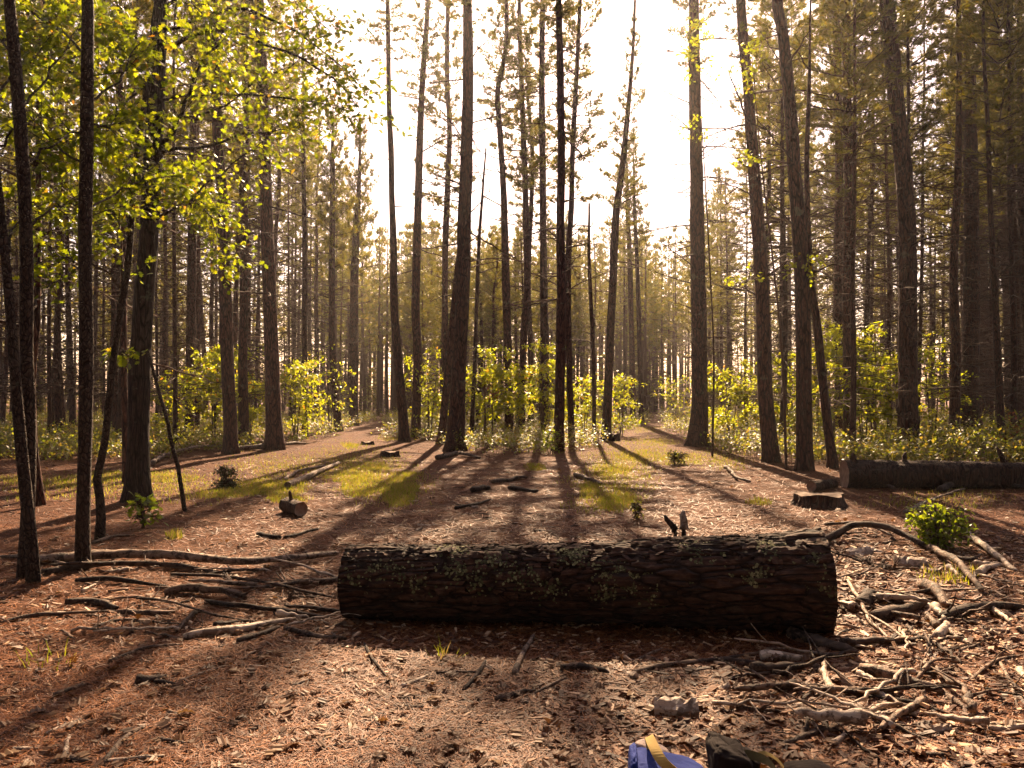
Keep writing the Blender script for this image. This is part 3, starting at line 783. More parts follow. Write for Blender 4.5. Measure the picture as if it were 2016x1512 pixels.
# the wood goes on all round as one mass
def forest(name, label, spots, seed, key='far', twigs=18):
    rg = np.random.default_rng(seed); mb = MB()
    for X, Y, h in spots:
        z = np.linspace(-.3, h, 5); P = np.c_[X + np.cumsum(rg.normal(0, .06, 5)), Y + np.zeros(5), z + h1(X, Y)]
        tube(mb, P, np.linspace(rg.uniform(.12, .22) * min(1, h / 13), .02, 5), 6, 0, False)
        j = rg.integers(3); me = CROWN[key if h > 8 else 'coarse' if key == 'coarse' else 'far'][j]
        n = len(me.vertices); v = np.empty(n * 3, np.float32); me.vertices.foreach_get('co', v); v = v.reshape(-1, 3).astype(float)
        cz = h * (rg.uniform(.32, .52) if h > 8 else rg.uniform(.03, .15)); s = (h + .2 - cz) / CROWN_L['far'][j]; a = rg.uniform(0, 6.28)
        v = v * np.array([s ** .5, s ** .5, s]); c_, s_ = math.cos(a), math.sin(a)
        v = np.c_[v[:, 0] * c_ - v[:, 1] * s_ + X, v[:, 0] * s_ + v[:, 1] * c_ + Y, v[:, 2] + cz + P[0, 2]]
        mb.add(v, t=np.arange(n).reshape(-1, 3), m=1)
        for _ in range(twigs if h > 8 else 4):
            zz = rg.uniform(1.0, max(2.2, cz * 1.4)); az = rg.uniform(0, 6.28); l = rg.uniform(.5, 1.8)
            tube(mb, np.array([[X, Y, zz], [X + l * math.cos(az), Y + l * math.sin(az), zz + rg.uniform(-.2, .3)]]), [.03, .014], 3, 0, False)
    o = link(name, mb.mesh(name, [M['twig'], M['needles']], False)); o['label'] = label; o['category'] = 'forest'
    return kind(o, 'stuff')
spots = []
rgf = np.random.default_rng(5)
while len(spots) < 380:
    Y = rgf.uniform(62, 120); px = rgf.uniform(-300, 2300); X = (px - 1008) * Y / F
    if path_dist(X, Y)[0] < 2.0: continue
    if 650 < px < 720 and rgf.random() < .8: continue
    lim = CAMH + (780 - np.interp(px, SKY_X, SKY_Y) - 15) / F * Y
    spots.append((X, Y, min(rgf.uniform(14, 19), lim)))
for _ in range(150):
    Y = rgf.uniform(58, 115); px = rgf.choice([rgf.uniform(620, 860), rgf.uniform(1160, 1440)]); X = (px - 1008) * Y / F
    lim = CAMH + (780 - np.interp(px, SKY_X, SKY_Y) - 10) / F * Y
    spots.append((X, Y, min(rgf.uniform(13, 19), lim)))
for _ in range(160):
    Y = rgf.uniform(50, 95); px = rgf.uniform(-100, 2100); X = (px - 1008) * Y / F
    if path_dist(X, Y)[0] < 1.6: continue
    spots.append((X, Y, rgf.uniform(2.5, 7.5)))
forest('distant_forest', 'hazy mass of distant pines closing the view behind the stand', spots, 8)
back = []
while len(back) < 170:
    a = rgf.uniform(0.15, math.pi - .15); r = rgf.uniform(6, 34)
    X, Y = math.cos(a) * r * 1.1, 3 - math.sin(a) * r
    back.append((X, Y, rgf.uniform(14, 19)))
for sx in (-1, 1):
    for _ in range(45):
        Y = rgf.uniform(2, 60); X = sx * (0.70 * Y + rgf.uniform(3.0, 20))
        back.append((X, Y, rgf.uniform(14, 19)))
forest('surrounding_forest', 'pine forest going on beside and behind the viewer', back, 9, 'coarse', 6)

# ------------------------------------------------------------------ oak saplings and bushes under the pines
for i, (x, y, Y, h, sp, nl, lab) in enumerate([
    (420, 865, 26, 2.9, 1.5, 1500, 'largest bright leafy oak bush on the left, behind the flaky pine'),
    (350, 868, 27, 2.3, 1.1, 700, 'bright oak bush at the left end of the large leafy one, near the oak'),
    (490, 866, 27, 2.2, 1.0, 600, 'oak bush peeping between the flaky pine and the smooth straight pine'),
    (582, 858, 27, 2.9, 1.0, 700, 'tall bright oak bush just right of the smooth straight pine'),
    (652, 846, 33, 3.4, .7, 260, 'small oak sapling with a few bright leaves beside the left-hand track'),
    (845, 852, 30, 3.3, 1.0, 500, 'oak sapling with bright leaves left of the thickest middle pine'),
    (955, 850, 30, 3.5, 1.3, 900, 'oak sapling with bright leaves right of the thickest middle pine'),
    (1010, 852, 29, 2.6, 1.3, 900, 'broad bright oak bush behind the kinked middle pine'),
    (1070, 850, 31, 3.4, 1.2, 800, 'bright oak bush behind the even straight middle pine'),
    (1150, 852, 30, 2.2, 1.0, 500, 'low oak bush behind the thin bare dead stem'),
    (1222, 848, 31, 2.3, .8, 380, 'oak bush just right of the lone leaning pine'),
    (1440, 870, 26, 2.6, 1.15, 900, 'rounded bright oak bush right of the flared straight pine'),
    (1560, 875, 24, 3.4, 1.3, 1000, 'tall bright oak bush between the two dark leaning pines'),
    (1635, 872, 25, 4.3, 1.4, 1300, 'tallest bright oak bush, right of the slanting thin trunk'),
    (1722, 868, 25, 4.2, 1.4, 1200, 'tall oak bush with spreading tiers left of the thickest right-hand pine'),
    (1835, 860, 27, 4.0, .9, 500, 'tall thin oak sapling right of the thickest right-hand pine'),
    (1700, 872, 23, 2.2, 1.2, 700, 'lower oak bush in front of the tiered one on the right'),
    (1330, 838, 42, 2.6, 1.2, 300, 'pale oak bush in the shade beyond the right-hand track'),
    (880, 838, 40, 3.0, 1.2, 400, 'shaded oak bush deep behind the slanting dark trunk')]):
    b = at(x, 780, Y); b[2] = h1(b[0], Y)
    bush('oak_bush', lab, b, h * 1.12, sp * 1.35, int(nl * 2.4), 900 + i, size=.13, tmpl=OVAL, cat='bush', group='bright oak bushes under the pines')
# a few thin saplings whose leaves hang high in front of the right-hand pines
def tall_sapling(px, Y, label, clusters, nl):
    b = at(px[0][0], px[0][1], Y); b[2] = h1(b[0], Y)
    P = np.array([at(x, y, Y) - b for x, y in px]); P[0] = (0, 0, -.1)
    t = thing('oak_sapling', label, 'sapling', tuple(b))
    mb = MB(); S = smooth_path(P, 24); tube(mb, S, np.linspace(.03, .008, 24), 7); link('trunk', mb.mesh('trunk', M['twig']), t)
    rg = np.random.default_rng(int(px[0][0]))
    for (x, y, tx, ty, sp) in clusters:
        leafy_branch(t, b, np.array([at(x, y, Y), at((x + tx) / 2, (y + ty) / 2 - 6, Y - .2), at(tx, ty, Y - .4)]), .009, nl, rg, spread=sp, size=.10, twigs=8, wood='twig', leafm='oak_leaf')
tall_sapling([(1402, 905), (1405, 700), (1396, 500), (1385, 300), (1375, 150), (1372, 60)], 20.0, 'very thin sapling with yellow leaf tufts high in front of the flared straight pine',
             [(1384, 290, 1365, 240, .3), (1376, 170, 1378, 120, .35), (1374, 130, 1362, 95, .3), (1375, 110, 1385, 70, .3), (1373, 70, 1366, 50, .25)], 70)
tall_sapling([(1548, 915), (1540, 700), (1520, 500), (1500, 330), (1488, 200), (1478, 80)], 16.5, 'very thin sapling with yellow leaf tufts in front of the dark curving pine',
             [(1490, 210, 1468, 150, .25), (1485, 170, 1490, 110, .25), (1480, 130, 1470, 80, .25), (1505, 360, 1462, 300, .2), (1530, 560, 1590, 530, .3), (1528, 560, 1450, 545, .3), (1530, 550, 1610, 505, .3)], 60)

b = gp(1842, 1072)
bush('leafy_bush', 'small bright green round-leaved bush on the right among the sticks', b, .38, .30, 1300, 960, 'bush_leaf', .058, 7, OVAL, cat='bush', low=.15)
bush('dark_bush', 'small dark rounded bush on the left grass patch', gp(447, 962), .34, .22, 900, 961, 'dark_leaf', .045, 5, OVAL, cat='bush', low=.1)
bush('leafy_seedling', 'small leafy seedling at the foot of the very thin crooked stem', gp(283, 1040), .42, .2, 42, 962, 'bush_leaf', .10, 2, LOBED, cat='seedling')
bush('leafy_seedling', 'yellow-green seedling behind the log near the right-hand grass patch', gp(1246, 1022), .16, .1, 40, 963, 'grass', .05, 2, OVAL, cat='seedling')
bush('leafy_seedling', 'upright seedling with drooping leaves in front of the tall straight pine', gp(1085, 895), .75, .28, 150, 964, 'bush_leaf', .09, 3, OVAL, cat='seedling')
bush('leafy_seedling', 'reddish bracken-like sprig at the right edge behind the fallen log', at(2005, 850, 19) * np.array([1, 1, 0]), 1.25, .5, 120, 966, 'rust_leaf', .10, 3, LOBED, cat='sprig')
bush('leafy_seedling', 'small red-leaved oak seedling among the green middle bushes', at(972, 800, 27) * np.array([1, 1, 0]), 2.6, .35, 60, 967, 'rust_leaf', .10, 1, LOBED, cat='sprig', low=.75)
bush('leafy_seedling', 'green weed on the verge left of the flared straight pine', gp(1335, 915), .3, .3, 120, 968, 'grass', .06, 5, OVAL, cat='weed')

# ------------------------------------------------------------------ undergrowth and grass: nobody could count these
def in_px(X, Y): return 1008 + F * X / Y, 780 + F * CAMH / Y
rgu = np.random.default_rng(42)
N = 24000
Yu = 17 + 45 * rgu.random(N) ** 1.5; pxu = rgu.uniform(-200, 2250, N); Xu = (pxu - 1008) * Yu / F
d = path_dist(Xu, Yu)
edge = np.interp(pxu, [-200, 300, 500, 640, 700, 850, 900, 1080, 1180, 1230, 1380, 1420, 1600, 1700, 2250],
                 [17.5, 19, 23.5, 27, 30, 26, 20.5, 20.5, 24, 34, 26, 20.5, 18, 16.2, 15.5])
keep = (d > np.interp(Yu, [20, 34, 48], [1.15, .8, .3]) + .4 * n2(Xu, Yu, .6, 2)) & (Yu > edge + 1.2 * n2(Xu, Yu, .8, 6)) & (n2(Xu, Yu, .35, 13) + .5 * n2(Xu, Yu, 1.1, 15) > -.45)
Xu, Yu, pxu = Xu[keep], Yu[keep], pxu[keep]
hu = np.clip(.55 + .45 * n2(Xu, Yu, .5, 31) + .3 * n2(Xu, Yu, 1.4, 33), .12, 1.4) * np.interp(pxu, [0, 400, 900, 1100, 1400, 2016], [.7, .6, .85, .85, .95, 1.0]) * rgu.uniform(.6, 1.25, len(Xu))
mb = MB(); K = 11
stem_v = np.array([(0, -.5, 0), (0, .5, 0), (1, 0, 0)]); stem_f = np.array([(0, 1, 2)])
base = np.c_[Xu, Yu, H(Xu, Yu)]
D = np.c_[rgu.normal(0, .28, (len(Xu), 2)), np.ones(len(Xu))]
L = np.linalg.norm(D, axis=1)
scatter(mb, stem_v, stem_f, base, dirmat(D), np.c_[hu, np.full(len(hu), .012), np.ones(len(hu))], 1)
for k in range(K):
    u = rgu.uniform(.25, 1.05, len(Xu))
    pos = base + D / L[:, None] * (u * hu)[:, None] + rgu.normal(0, .11, (len(Xu), 3)) * (1.2 - .5 * u)[:, None]
    pos[:, 2] = np.maximum(pos[:, 2], base[:, 2] + .04)
    DD = rgu.normal(0, 1, (len(Xu), 3)) * np.array([1, 1, .55]) + np.array([0, 0, .35])
    scatter(mb, DIAM[0], DIAM[1], pos, dirmat(DD), rgu.uniform(.055, .13, len(Xu)), 0)
o = link('undergrowth', mb.mesh('undergrowth', [M['shrub_leaf'], M['twig']], False))
o['label'] = 'low yellow-green shrub layer under the pines'; o['category'] = 'undergrowth'; kind(o, 'stuff')

# grass patches: centre pixel, half sizes in pixels, blades
mb = MB()
blade_v = np.array([(-.5, 0, 0), (.5, 0, 0), (.3, .22, .55), (-.3, .22, .55), (0, .6, 1.0)]); blade_f = np.array([(0, 1, 2), (0, 2, 3), (3, 2, 4)])
for (cx, cyy, sx, sy, n) in [(520, 958, 75, 20, 5200), (440, 975, 50, 10, 1200), (560, 985, 40, 12, 1200), (330, 938, 70, 10, 1600), (200, 940, 60, 10, 1500), (120, 950, 70, 12, 1500), (40, 945, 50, 10, 900),
                            (705, 945, 40, 32, 4200), (740, 918, 25, 10, 1200), (785, 970, 35, 28, 4200), (800, 935, 25, 10, 900), (690, 876, 18, 5, 900), (770, 862, 30, 6, 900),
                            (1050, 918, 22, 7, 900), (1215, 985, 42, 26, 3400), (1160, 968, 25, 16, 1500), (1205, 925, 40, 14, 2000), (1260, 895, 60, 14, 2600), (1290, 868, 45, 9, 1600), (1270, 845, 40, 6, 900),
                            (1880, 960, 40, 12, 400), (1860, 1140, 70, 18, 260), (1495, 990, 30, 10, 500), (95, 1295, 60, 20, 40), (880, 1292, 26, 8, 18), (345, 1058, 20, 7, 300), (1340, 905, 40, 16, 1500),
                            (300, 955, 330, 34, 5200), (560, 915, 120, 26, 3000), (700, 905, 90, 40, 4200), (760, 950, 90, 45, 2600), (1230, 900, 90, 45, 5200), (1200, 960, 90, 50, 2600), (1420, 905, 60, 25, 1800), (1850, 985, 150, 20, 900)]:
    n = int(n * 1.5); r = rgu.random(n) ** .62 * 1.45; a = rgu.uniform(0, 6.28, n)
    px, py = cx + sx * r * np.cos(a), cyy + sy * r * np.sin(a)
    Yg = F * CAMH / np.maximum(py - 780, 20); Xg = (px - 1008) * Yg / F
    m_ = .55 * n2(Xg, Yg, 1.3, 17) + .45 * n2(Xg, Yg, 4.5, 27) + .3 * n2(Xg, Yg, 13, 7)
    k = m_ > -.42 + .75 * r ** 2 - .3 + rgu.normal(0, .12, n); Xg, Yg = Xg[k], Yg[k]; n = len(Xg)
    pos = np.c_[Xg, Yg, H(Xg, Yg) - .005]
    hgt = rgu.uniform(.02, .085, n) * (1 if cyy < 1000 else 1.4)
    scatter(mb, blade_v, blade_f, pos, rots(n, rgu, np.abs(rgu.normal(0, .35, n)), None, rgu.uniform(0, 6.28, n)), np.c_[np.full(n, .009), hgt * .7, hgt], 0)
o = link('grass', mb.mesh('grass', M['grass'], False)); o['label'] = 'short bright grass patches along the two tracks'; o['category'] = 'grass'; kind(o, 'stuff')

# ------------------------------------------------------------------ the big log across the clearing
lp0, lp1 = np.array([-1.12, 5.50, .23]), np.array([2.00, 5.18, .30])
ax = lp1 - lp0; LL = np.linalg.norm(ax); ax /= LL
log = thing('fallen_log', 'huge dark bark-covered log lying across the foreground', 'log', tuple(lp0),
            Vector(ax).to_track_quat('Z', 'Y').to_euler())
ns, nr = 150, 330
th = np.linspace(0, 2 * np.pi, ns, endpoint=False); zz = np.linspace(0, LL, nr)
TT, ZZ = np.meshgrid(th, zz); t_, z_ = TT.ravel(), ZZ.ravel()
rr = np.interp(z_, [0, .3, 1.6, 2.9, LL], [.225, .235, .25, .295, .325])
def lg(ft, fz, o): return vnoise(np.stack([np.cos(t_) * ft + o, np.sin(t_) * ft - o, z_ * fz + o * 2], 1))
big = .055 * lg(.9, .9, 3.0) + .035 * lg(2, 2.2, 8.0) + .02 * lg(3.2, 4.5, 5.0)
pl = lg(5.0, 7.0, 1.0); pl2 = lg(11, 13, 4.0); pl3 = lg(26, 22, 6.0)
plate = np.clip(np.abs(pl) * 3.0, 0, 1) * .6 + np.clip(np.abs(pl2) * 3.0, 0, 1) * .4
rr = rr * (1 + big) + .030 * (plate - .6) + .007 * pl3
v = np.stack([rr * np.cos(t_), rr * np.sin(t_), z_], 1)
slant = .035 * np.clip((z_ - LL + .15) / .15, 0, 1)
i = np.arange(nr - 1)[:, None] * ns; j = np.arange(ns)[None]; j2 = (j + 1) % ns
mb = MB(); mb.add(v, np.stack([i + j, i + j2, i + ns + j2, i + ns + j], -1).reshape(-1, 4))
link('bark', mb.mesh('bark', M['log_bark']), log)
for zc, k, sgn in ((0.0, 0, -1), (LL, nr - 1, 1)):
    ring = v[k * ns:(k + 1) * ns]; rings = [ring * np.array([s, s, 1]) + np.array([0, 0, -sgn * (.012 + .01 * (1 - s))]) for s in (.985, .7, .4, .1)]
    vv = np.vstack([ring] + rings + [[0, 0, zc - sgn * .02]]); q = []; t = []
    for a in range(4):
        for b_ in range(ns):
            c = (b_ + 1) % ns; f = (a * ns + b_, a * ns + c, (a + 1) * ns + c, (a + 1) * ns + b_); q.append(f if sgn > 0 else f[::-1])
    for b_ in range(ns):
        c = (b_ + 1) % ns; f = (4 * ns + b_, 4 * ns + c, 5 * ns); t.append(f if sgn > 0 else f[::-1])
    mb = MB(); mb.add(vv, q, t); link('cut_end', mb.mesh('cut_end', M['cut_wood']), log)
# loose bark flakes and lichen on the log, in the log's own frame
Minv = np.array(Vector(ax).to_track_quat('Z', 'Y').to_matrix().inverted())
upl = Minv @ np.array([0, 0, 1.0]); a_up = math.atan2(upl[1], upl[0])
cl = Minv @ np.array([0, -1.0, 0]); a_cam = math.atan2(cl[1], cl[0])
sgn_ = 1 if math.sin(a_cam - a_up) > 0 else -1
def on_log(a, z, lift=0.0):
    r = np.interp(z, [0, .3, 1.6, 2.9, LL], [.225, .235, .25, .295, .325]) + lift
    return np.stack([r * np.cos(a), r * np.sin(a), z], 1)
rgl = np.random.default_rng(3)
def flakes(n, aa, z, size, seed, lift, thick=.35, tl=.28):
    rg = np.random.default_rng(seed); mb = MB(); k = 7
    tv = [(0, 0, thick * .5)] + [(math.cos(i * 6.283 / k) * rg.uniform(.6, 1.1), math.sin(i * 6.283 / k) * rg.uniform(.6, 1.1), rg.uniform(-.1, .4) * thick) for i in range(k)]
    tf = [(0, 1 + i, 1 + (i + 1) % k) for i in range(k)]
    pos = on_log(aa, z, lift); Nn = np.c_[np.cos(aa), np.sin(aa), np.zeros(n)]; Zc = np.tile([0, 0, 1.0], (n, 1)); Xc = np.cross(Zc, Nn)
    Mx = np.stack([Zc, Xc, Nn], -1) @ rots(n, rg, rg.normal(0, tl, n), rg.uniform(0, 6.28, n), rg.uniform(0, 6.28, n))
    scatter(mb, np.array(tv), np.array(tf), pos, Mx, size, 0)
    return mb
n = 1500; aa = a_up + sgn_ * rgl.uniform(-1.0, 1.9, n); z = rgl.uniform(.02, LL - .02, n)
s = rgl.uniform(.4, 1.5, n)
kind(link('bark_flakes', flakes(n, aa, z, np.c_[s * .045, s * .022, s * .02], 71, .004).mesh('bark_flakes', M['log_bark'], False), log), 'stuff')
zs, as_, ss = [], [], []
for (px, py, n, sz) in [(895, 1085, 160, .07), (905, 1130, 80, .06), (975, 1115, 70, .07), (1140, 1100, 130, .06), (1250, 1160, 150, .08), (1210, 1135, 80, .07), (1200, 1190, 60, .06), (1380, 1080, 160, .07),
                        (1400, 1135, 170, .08), (1480, 1150, 80, .05), (1370, 1150, 70, .05), (1600, 1190, 80, .07), (1520, 1085, 90, .06), (700, 1150, 60, .08), (760, 1130, 70, .08), (820, 1160, 60, .08), (1040, 1150, 70, .09), (1090, 1180, 60, .07), (1300, 1200, 40, .07), (1590, 1120, 60, .05), (940, 1160, 60, .08), (1260, 1060, 60, .05)]:
    f = np.clip((px - 668) / (1625 - 668), 0, 1); zc = f * LL
    top = 1085 + (1055 - 1085) * f; bot = 1225 + (1255 - 1225) * f
    ac = a_up + sgn_ * np.interp((py - top) / (bot - top), [-.05, 0, .3, .6, 1], [-.2, .15, .95, 1.45, 2.2])
    n = int(n * 1.6)
    zs.append(zc + rgl.normal(0, sz * .8, n)); as_.append(ac + rgl.normal(0, sz * 2.2, n)); ss.append(rgl.uniform(.25, 1.2, n) ** 1.5 * .010)
zs, as_, ss = np.clip(np.concatenate(zs), .01, LL - .01), np.concatenate(as_), np.concatenate(ss)
kind(link('lichen', flakes(len(zs), as_, zs, np.c_[ss, ss, ss * .7], 72, .009, .3, .12).mesh('lichen', M['lichen'], False), log), 'stuff')
def spike(parent, name, p, dvec, L, r, mat, sides=7, seed=0):
    rg = np.random.default_rng(seed); mb = MB(); dvec = np.asarray(dvec, float); dvec /= np.linalg.norm(dvec)
    u = np.linspace(0, 1, 6)[:, None]; P = np.asarray(p) + u * L * dvec + rg.normal(0, r * .12, (6, 3)) * u
    tube(mb, P, r * np.array([1.25, 1, .95, .9, .75, .35]), sides, 0, True, lambda t, s: 1 + .22 * np.sin(t * 2 + seed) + .15 * np.sin(t * 5 + s * 60))
    return link(name, mb.mesh(name, M[mat]), parent)
def to_log(w): return Minv @ (np.asarray(w) - lp0)
spike(log, 'branch_stub', to_log(at(1572, 1108, 5.1)), Minv @ np.array([.02, -.1, 1]), .075, .018, 'log_bark', 7, 2)
spike(log, 'branch_stub', to_log(at(1335, 1092, 5.2)), Minv @ np.array([-.2, -.6, 1]), .07, .055, 'log_bark', 9, 3)
spike(log, 'branch_stub', to_log(at(880, 1094, 5.33)), Minv @ np.array([-.2, -.5, 1]), .05, .04, 'log_bark', 9, 4)

# ------------------------------------------------------------------ the other logs and stumps
def log_mesh(L, r0, r1, mat='log_bark', sides=40, seed=0.0, rel=.085):
    mb = MB(); n = max(10, int(L / .06)); P = np.c_[np.linspace(0, L, n), .02 * vnoise(np.c_[np.linspace(0, L, n) * 1.3, np.full(n, seed), np.zeros(n)]), np.zeros(n)]
    f = lambda t, s: 1 + rel * vnoise(np.stack([np.cos(t) * 4 + seed, np.sin(t) * 4, s * 5], 1)) + rel * vnoise(np.stack([np.cos(t) * 1.3, np.sin(t) * 1.3 + seed, s * 1.2], 1)) + rel * .6 * vnoise(np.stack([np.cos(t) * 10 + seed, np.sin(t) * 10, s * 11], 1))
    tube(mb, P, np.linspace(r0, r1, n), sides, 0, False, f)
    return mb.mesh('bark', M[mat]), mb.v[0][:sides], mb.v[0][-sides:]
def cut_face(ring, sgn, mat='cut_wood'):
    mb = MB(); n = len(ring); c = ring.mean(0)
    ins = np.array([-sgn * .008, 0, 0])
    vv = np.vstack([ring, (ring - c) * .97 + c + ins, (ring - c) * .5 + c + ins * 1.5, c + ins]); q, t = [], []
    for a in range(2):
        for b_ in range(n):
            d_ = (b_ + 1) % n; q.append((a * n + b_, a * n + d_, (a + 1) * n + d_, (a + 1) * n + b_))
    for b_ in range(n): t.append((2 * n + b_, 2 * n + (b_ + 1) % n, 3 * n))
    mb.add(vv, q, t); return mb.mesh('cut_end', M[mat])
def lay_log(label, p, az, L, r0, r1, seed, stubs=(), mat='log_bark', name='fallen_log', cat='log'):
    p = np.asarray(p, float); o = thing(name, label, cat, (p[0], p[1], p[2] + r0 * .92), (0, math.asin((r0 - r1) / L) if L > .6 else 0, az))
    me, a, b_ = log_mesh(L, r0, r1, mat, 36, seed); link('bark', me, o)
    link('cut_end', cut_face(a, -1), o); link('cut_end', cut_face(b_, 1), o)
    for (x, dv, l, r) in stubs: spike(o, 'branch_stub', (x, dv[1] * r0 * .8, dv[2] * r0 * .8), dv, l + r0 * .3, r, mat, 8, int(x * 10))
    return o
lay_log('long dark mossy log lying at the right edge behind the stump', gp(1672, 962) + np.array([0, .2, 0]), R(-3), 5.2, .235, .21, 4.0,
        [(.15, (-.2, -.2, 1), .10, .05), (.95, (.1, -.1, 1), .10, .05), (2.55, (-.45, 0, 1), .22, .035)])
lay_log('short weathered log piece lying just behind the stump', gp(1598, 968), R(42), .75, .085, .075, 6.0)
lay_log('short dark log chunk with pale cut end on the left path', gp(566, 1008), R(-55), .5, .10, .09, 7.0, [(.2, (.4, -.3, 1), .12, .02)])
lay_log('pale bark-stripped log lying along the left-hand track', gp(566, 962), R(92), 4.6, .058, .040, 8.0, (), 'stick')

def stump(label, px, py, r, h, seed):
    p = gp(px, py); o = thing('tree_stump', label, 'stump', tuple(p + np.array([0, r, 0])))
    th = np.linspace(0, 2 * np.pi, 44, endpoint=False); zs = np.array([-.1, 0, .3, .6, .9, 1.0]) * h; zs[0] = -.1
    V = []
    for k, zz in enumerate(zs):
        fl = 1 + .35 * math.exp(-max(zz, 0) / (h * .35)) * .6
        w = 1 + .07 * np.sin(th * 5 + seed) + .05 * np.sin(th * 11 + seed * 2) + .03 * np.sin(th * 23 + k)
        V.append(np.c_[r * fl * w * np.cos(th), r * fl * w * np.sin(th), np.full(44, zz) + (.02 * np.sin(th * 3 + seed) if k == 5 else 0)])
    ring = V[-1]; V = np.vstack(V); i = np.arange(5)[:, None] * 44; j = np.arange(44)[None]; j2 = (j + 1) % 44
    mb = MB(); mb.add(V, np.stack([i + j, i + j2, i + 44 + j2, i + 44 + j], -1).reshape(-1, 4)); link('bark', mb.mesh('bark', M['log_bark']), o)
    c = ring.mean(0); rs = [ring] + [(ring - c) * s + c + np.array([0, 0, -.012 + .004 * math.sin(s * 20)]) for s in (.94, .7, .45, .2)]
    vv = np.vstack(rs + [c + np.array([0, 0, -.012])]); q = []
    for a in range(4): q += [(a * 44 + b_, a * 44 + (b_ + 1) % 44, (a + 1) * 44 + (b_ + 1) % 44, (a + 1) * 44 + b_) for b_ in range(44)]
    mb = MB(); mb.add(vv, q, [(4 * 44 + b_, 4 * 44 + (b_ + 1) % 44, 5 * 44) for b_ in range(44)]); link('sawn_top', mb.mesh('sawn_top', M['cut_wood']), o)
stump('wide low sawn stump in front of the dark log on the right', 1630, 1003, .30, .17, 1.0)
stump('small flat stump on the verge of the left-hand track', 765, 900, .22, .13, 2.0)
stump('tiny flat stump far along the left-hand track', 722, 876, .19, .09, 3.0)
stump('low dark stump beside the lone leaning pine', 1212, 868, .16, .24, 4.0)
stump('tiny stump beyond the small flat stump, near the slim bare pine', 790, 848, .22, .10, 5.0)

# ------------------------------------------------------------------ sticks and branches that can be told apart
def stick(px, w, label, mat='stick', lift=0.0, knob=.15, name='fallen_branch', cat='branch', taper=.6, twigs=0, ends=None, group=None):
    pts = np.array([gp(x, y) for x, y in px]); Y = pts[:, 1].mean(); r = w / 2 * Y / F
    L = np.linalg.norm(np.diff(pts, axis=0), axis=1).sum()
    n = max(8, int(L / .05)); S = smooth_path(pts, n); u = np.linspace(0, 1, n)
    rg = np.random.default_rng(int(px[0][0] * 7 + px[0][1]))
    S[:, 2] = H(S[:, 0], S[:, 1]) + r * .85 + lift * np.sin(np.pi * np.clip(u, 0, 1)) + .3 * r * vnoise(np.c_[u * 6, np.full(n, px[0][0]), np.zeros(n)])
    S[:, :2] += .55 * r * np.c_[vnoise(np.c_[u * L * 5, np.full(n, px[0][1]), np.ones(n)]), vnoise(np.c_[u * L * 5, np.full(n, px[0][1] + 9), np.ones(n)])]
    o = thing(name, label, cat, tuple(pts[0]), group=group)
    S -= pts[0]; rad = r * np.linspace(1.05, taper, n) * (1 + .16 * vnoise(np.c_[u * L * 6, np.full(n, px[0][0] * .1), np.zeros(n)])); mb = MB(); rad[-1] *= .5; rad[0] *= .75
    sd = px[0][0] * .37
    tube(mb, S, rad, 12, 0, True, lambda t, s: 1 + knob * vnoise(np.stack([np.cos(t) * 1.6 + sd, np.sin(t) * 1.6, s * 9], 1)) + knob * vnoise(np.stack([np.cos(t) * 4 + sd, np.sin(t) * 4, s * 5], 1)) + knob * .8 * vnoise(np.stack([np.cos(t) * 2 + sd, np.sin(t) * 2, s * 40], 1)))
    link('stem', mb.mesh('stem', M[mat]), o)
    for _ in range(twigs):
        k = rg.integers(1, n - 1); T = S[min(k + 1, n - 1)] - S[k - 1]; T /= np.linalg.norm(T); d_ = T * rg.uniform(.3, .9) + rg.normal(0, .5, 3) * np.array([1, 1, .5]) + np.array([0, 0, .25]); l = rg.uniform(.12, .4)
        q = MB(); P = S[k] + np.linspace(0, 1, 5)[:, None] * l * d_ + rg.normal(0, .006, (5, 3)); tube(q, P, np.linspace(max(.0035, r * .35), .002, 5), 5); link('twig', q.mesh('twig', M[mat]), o)
    return o
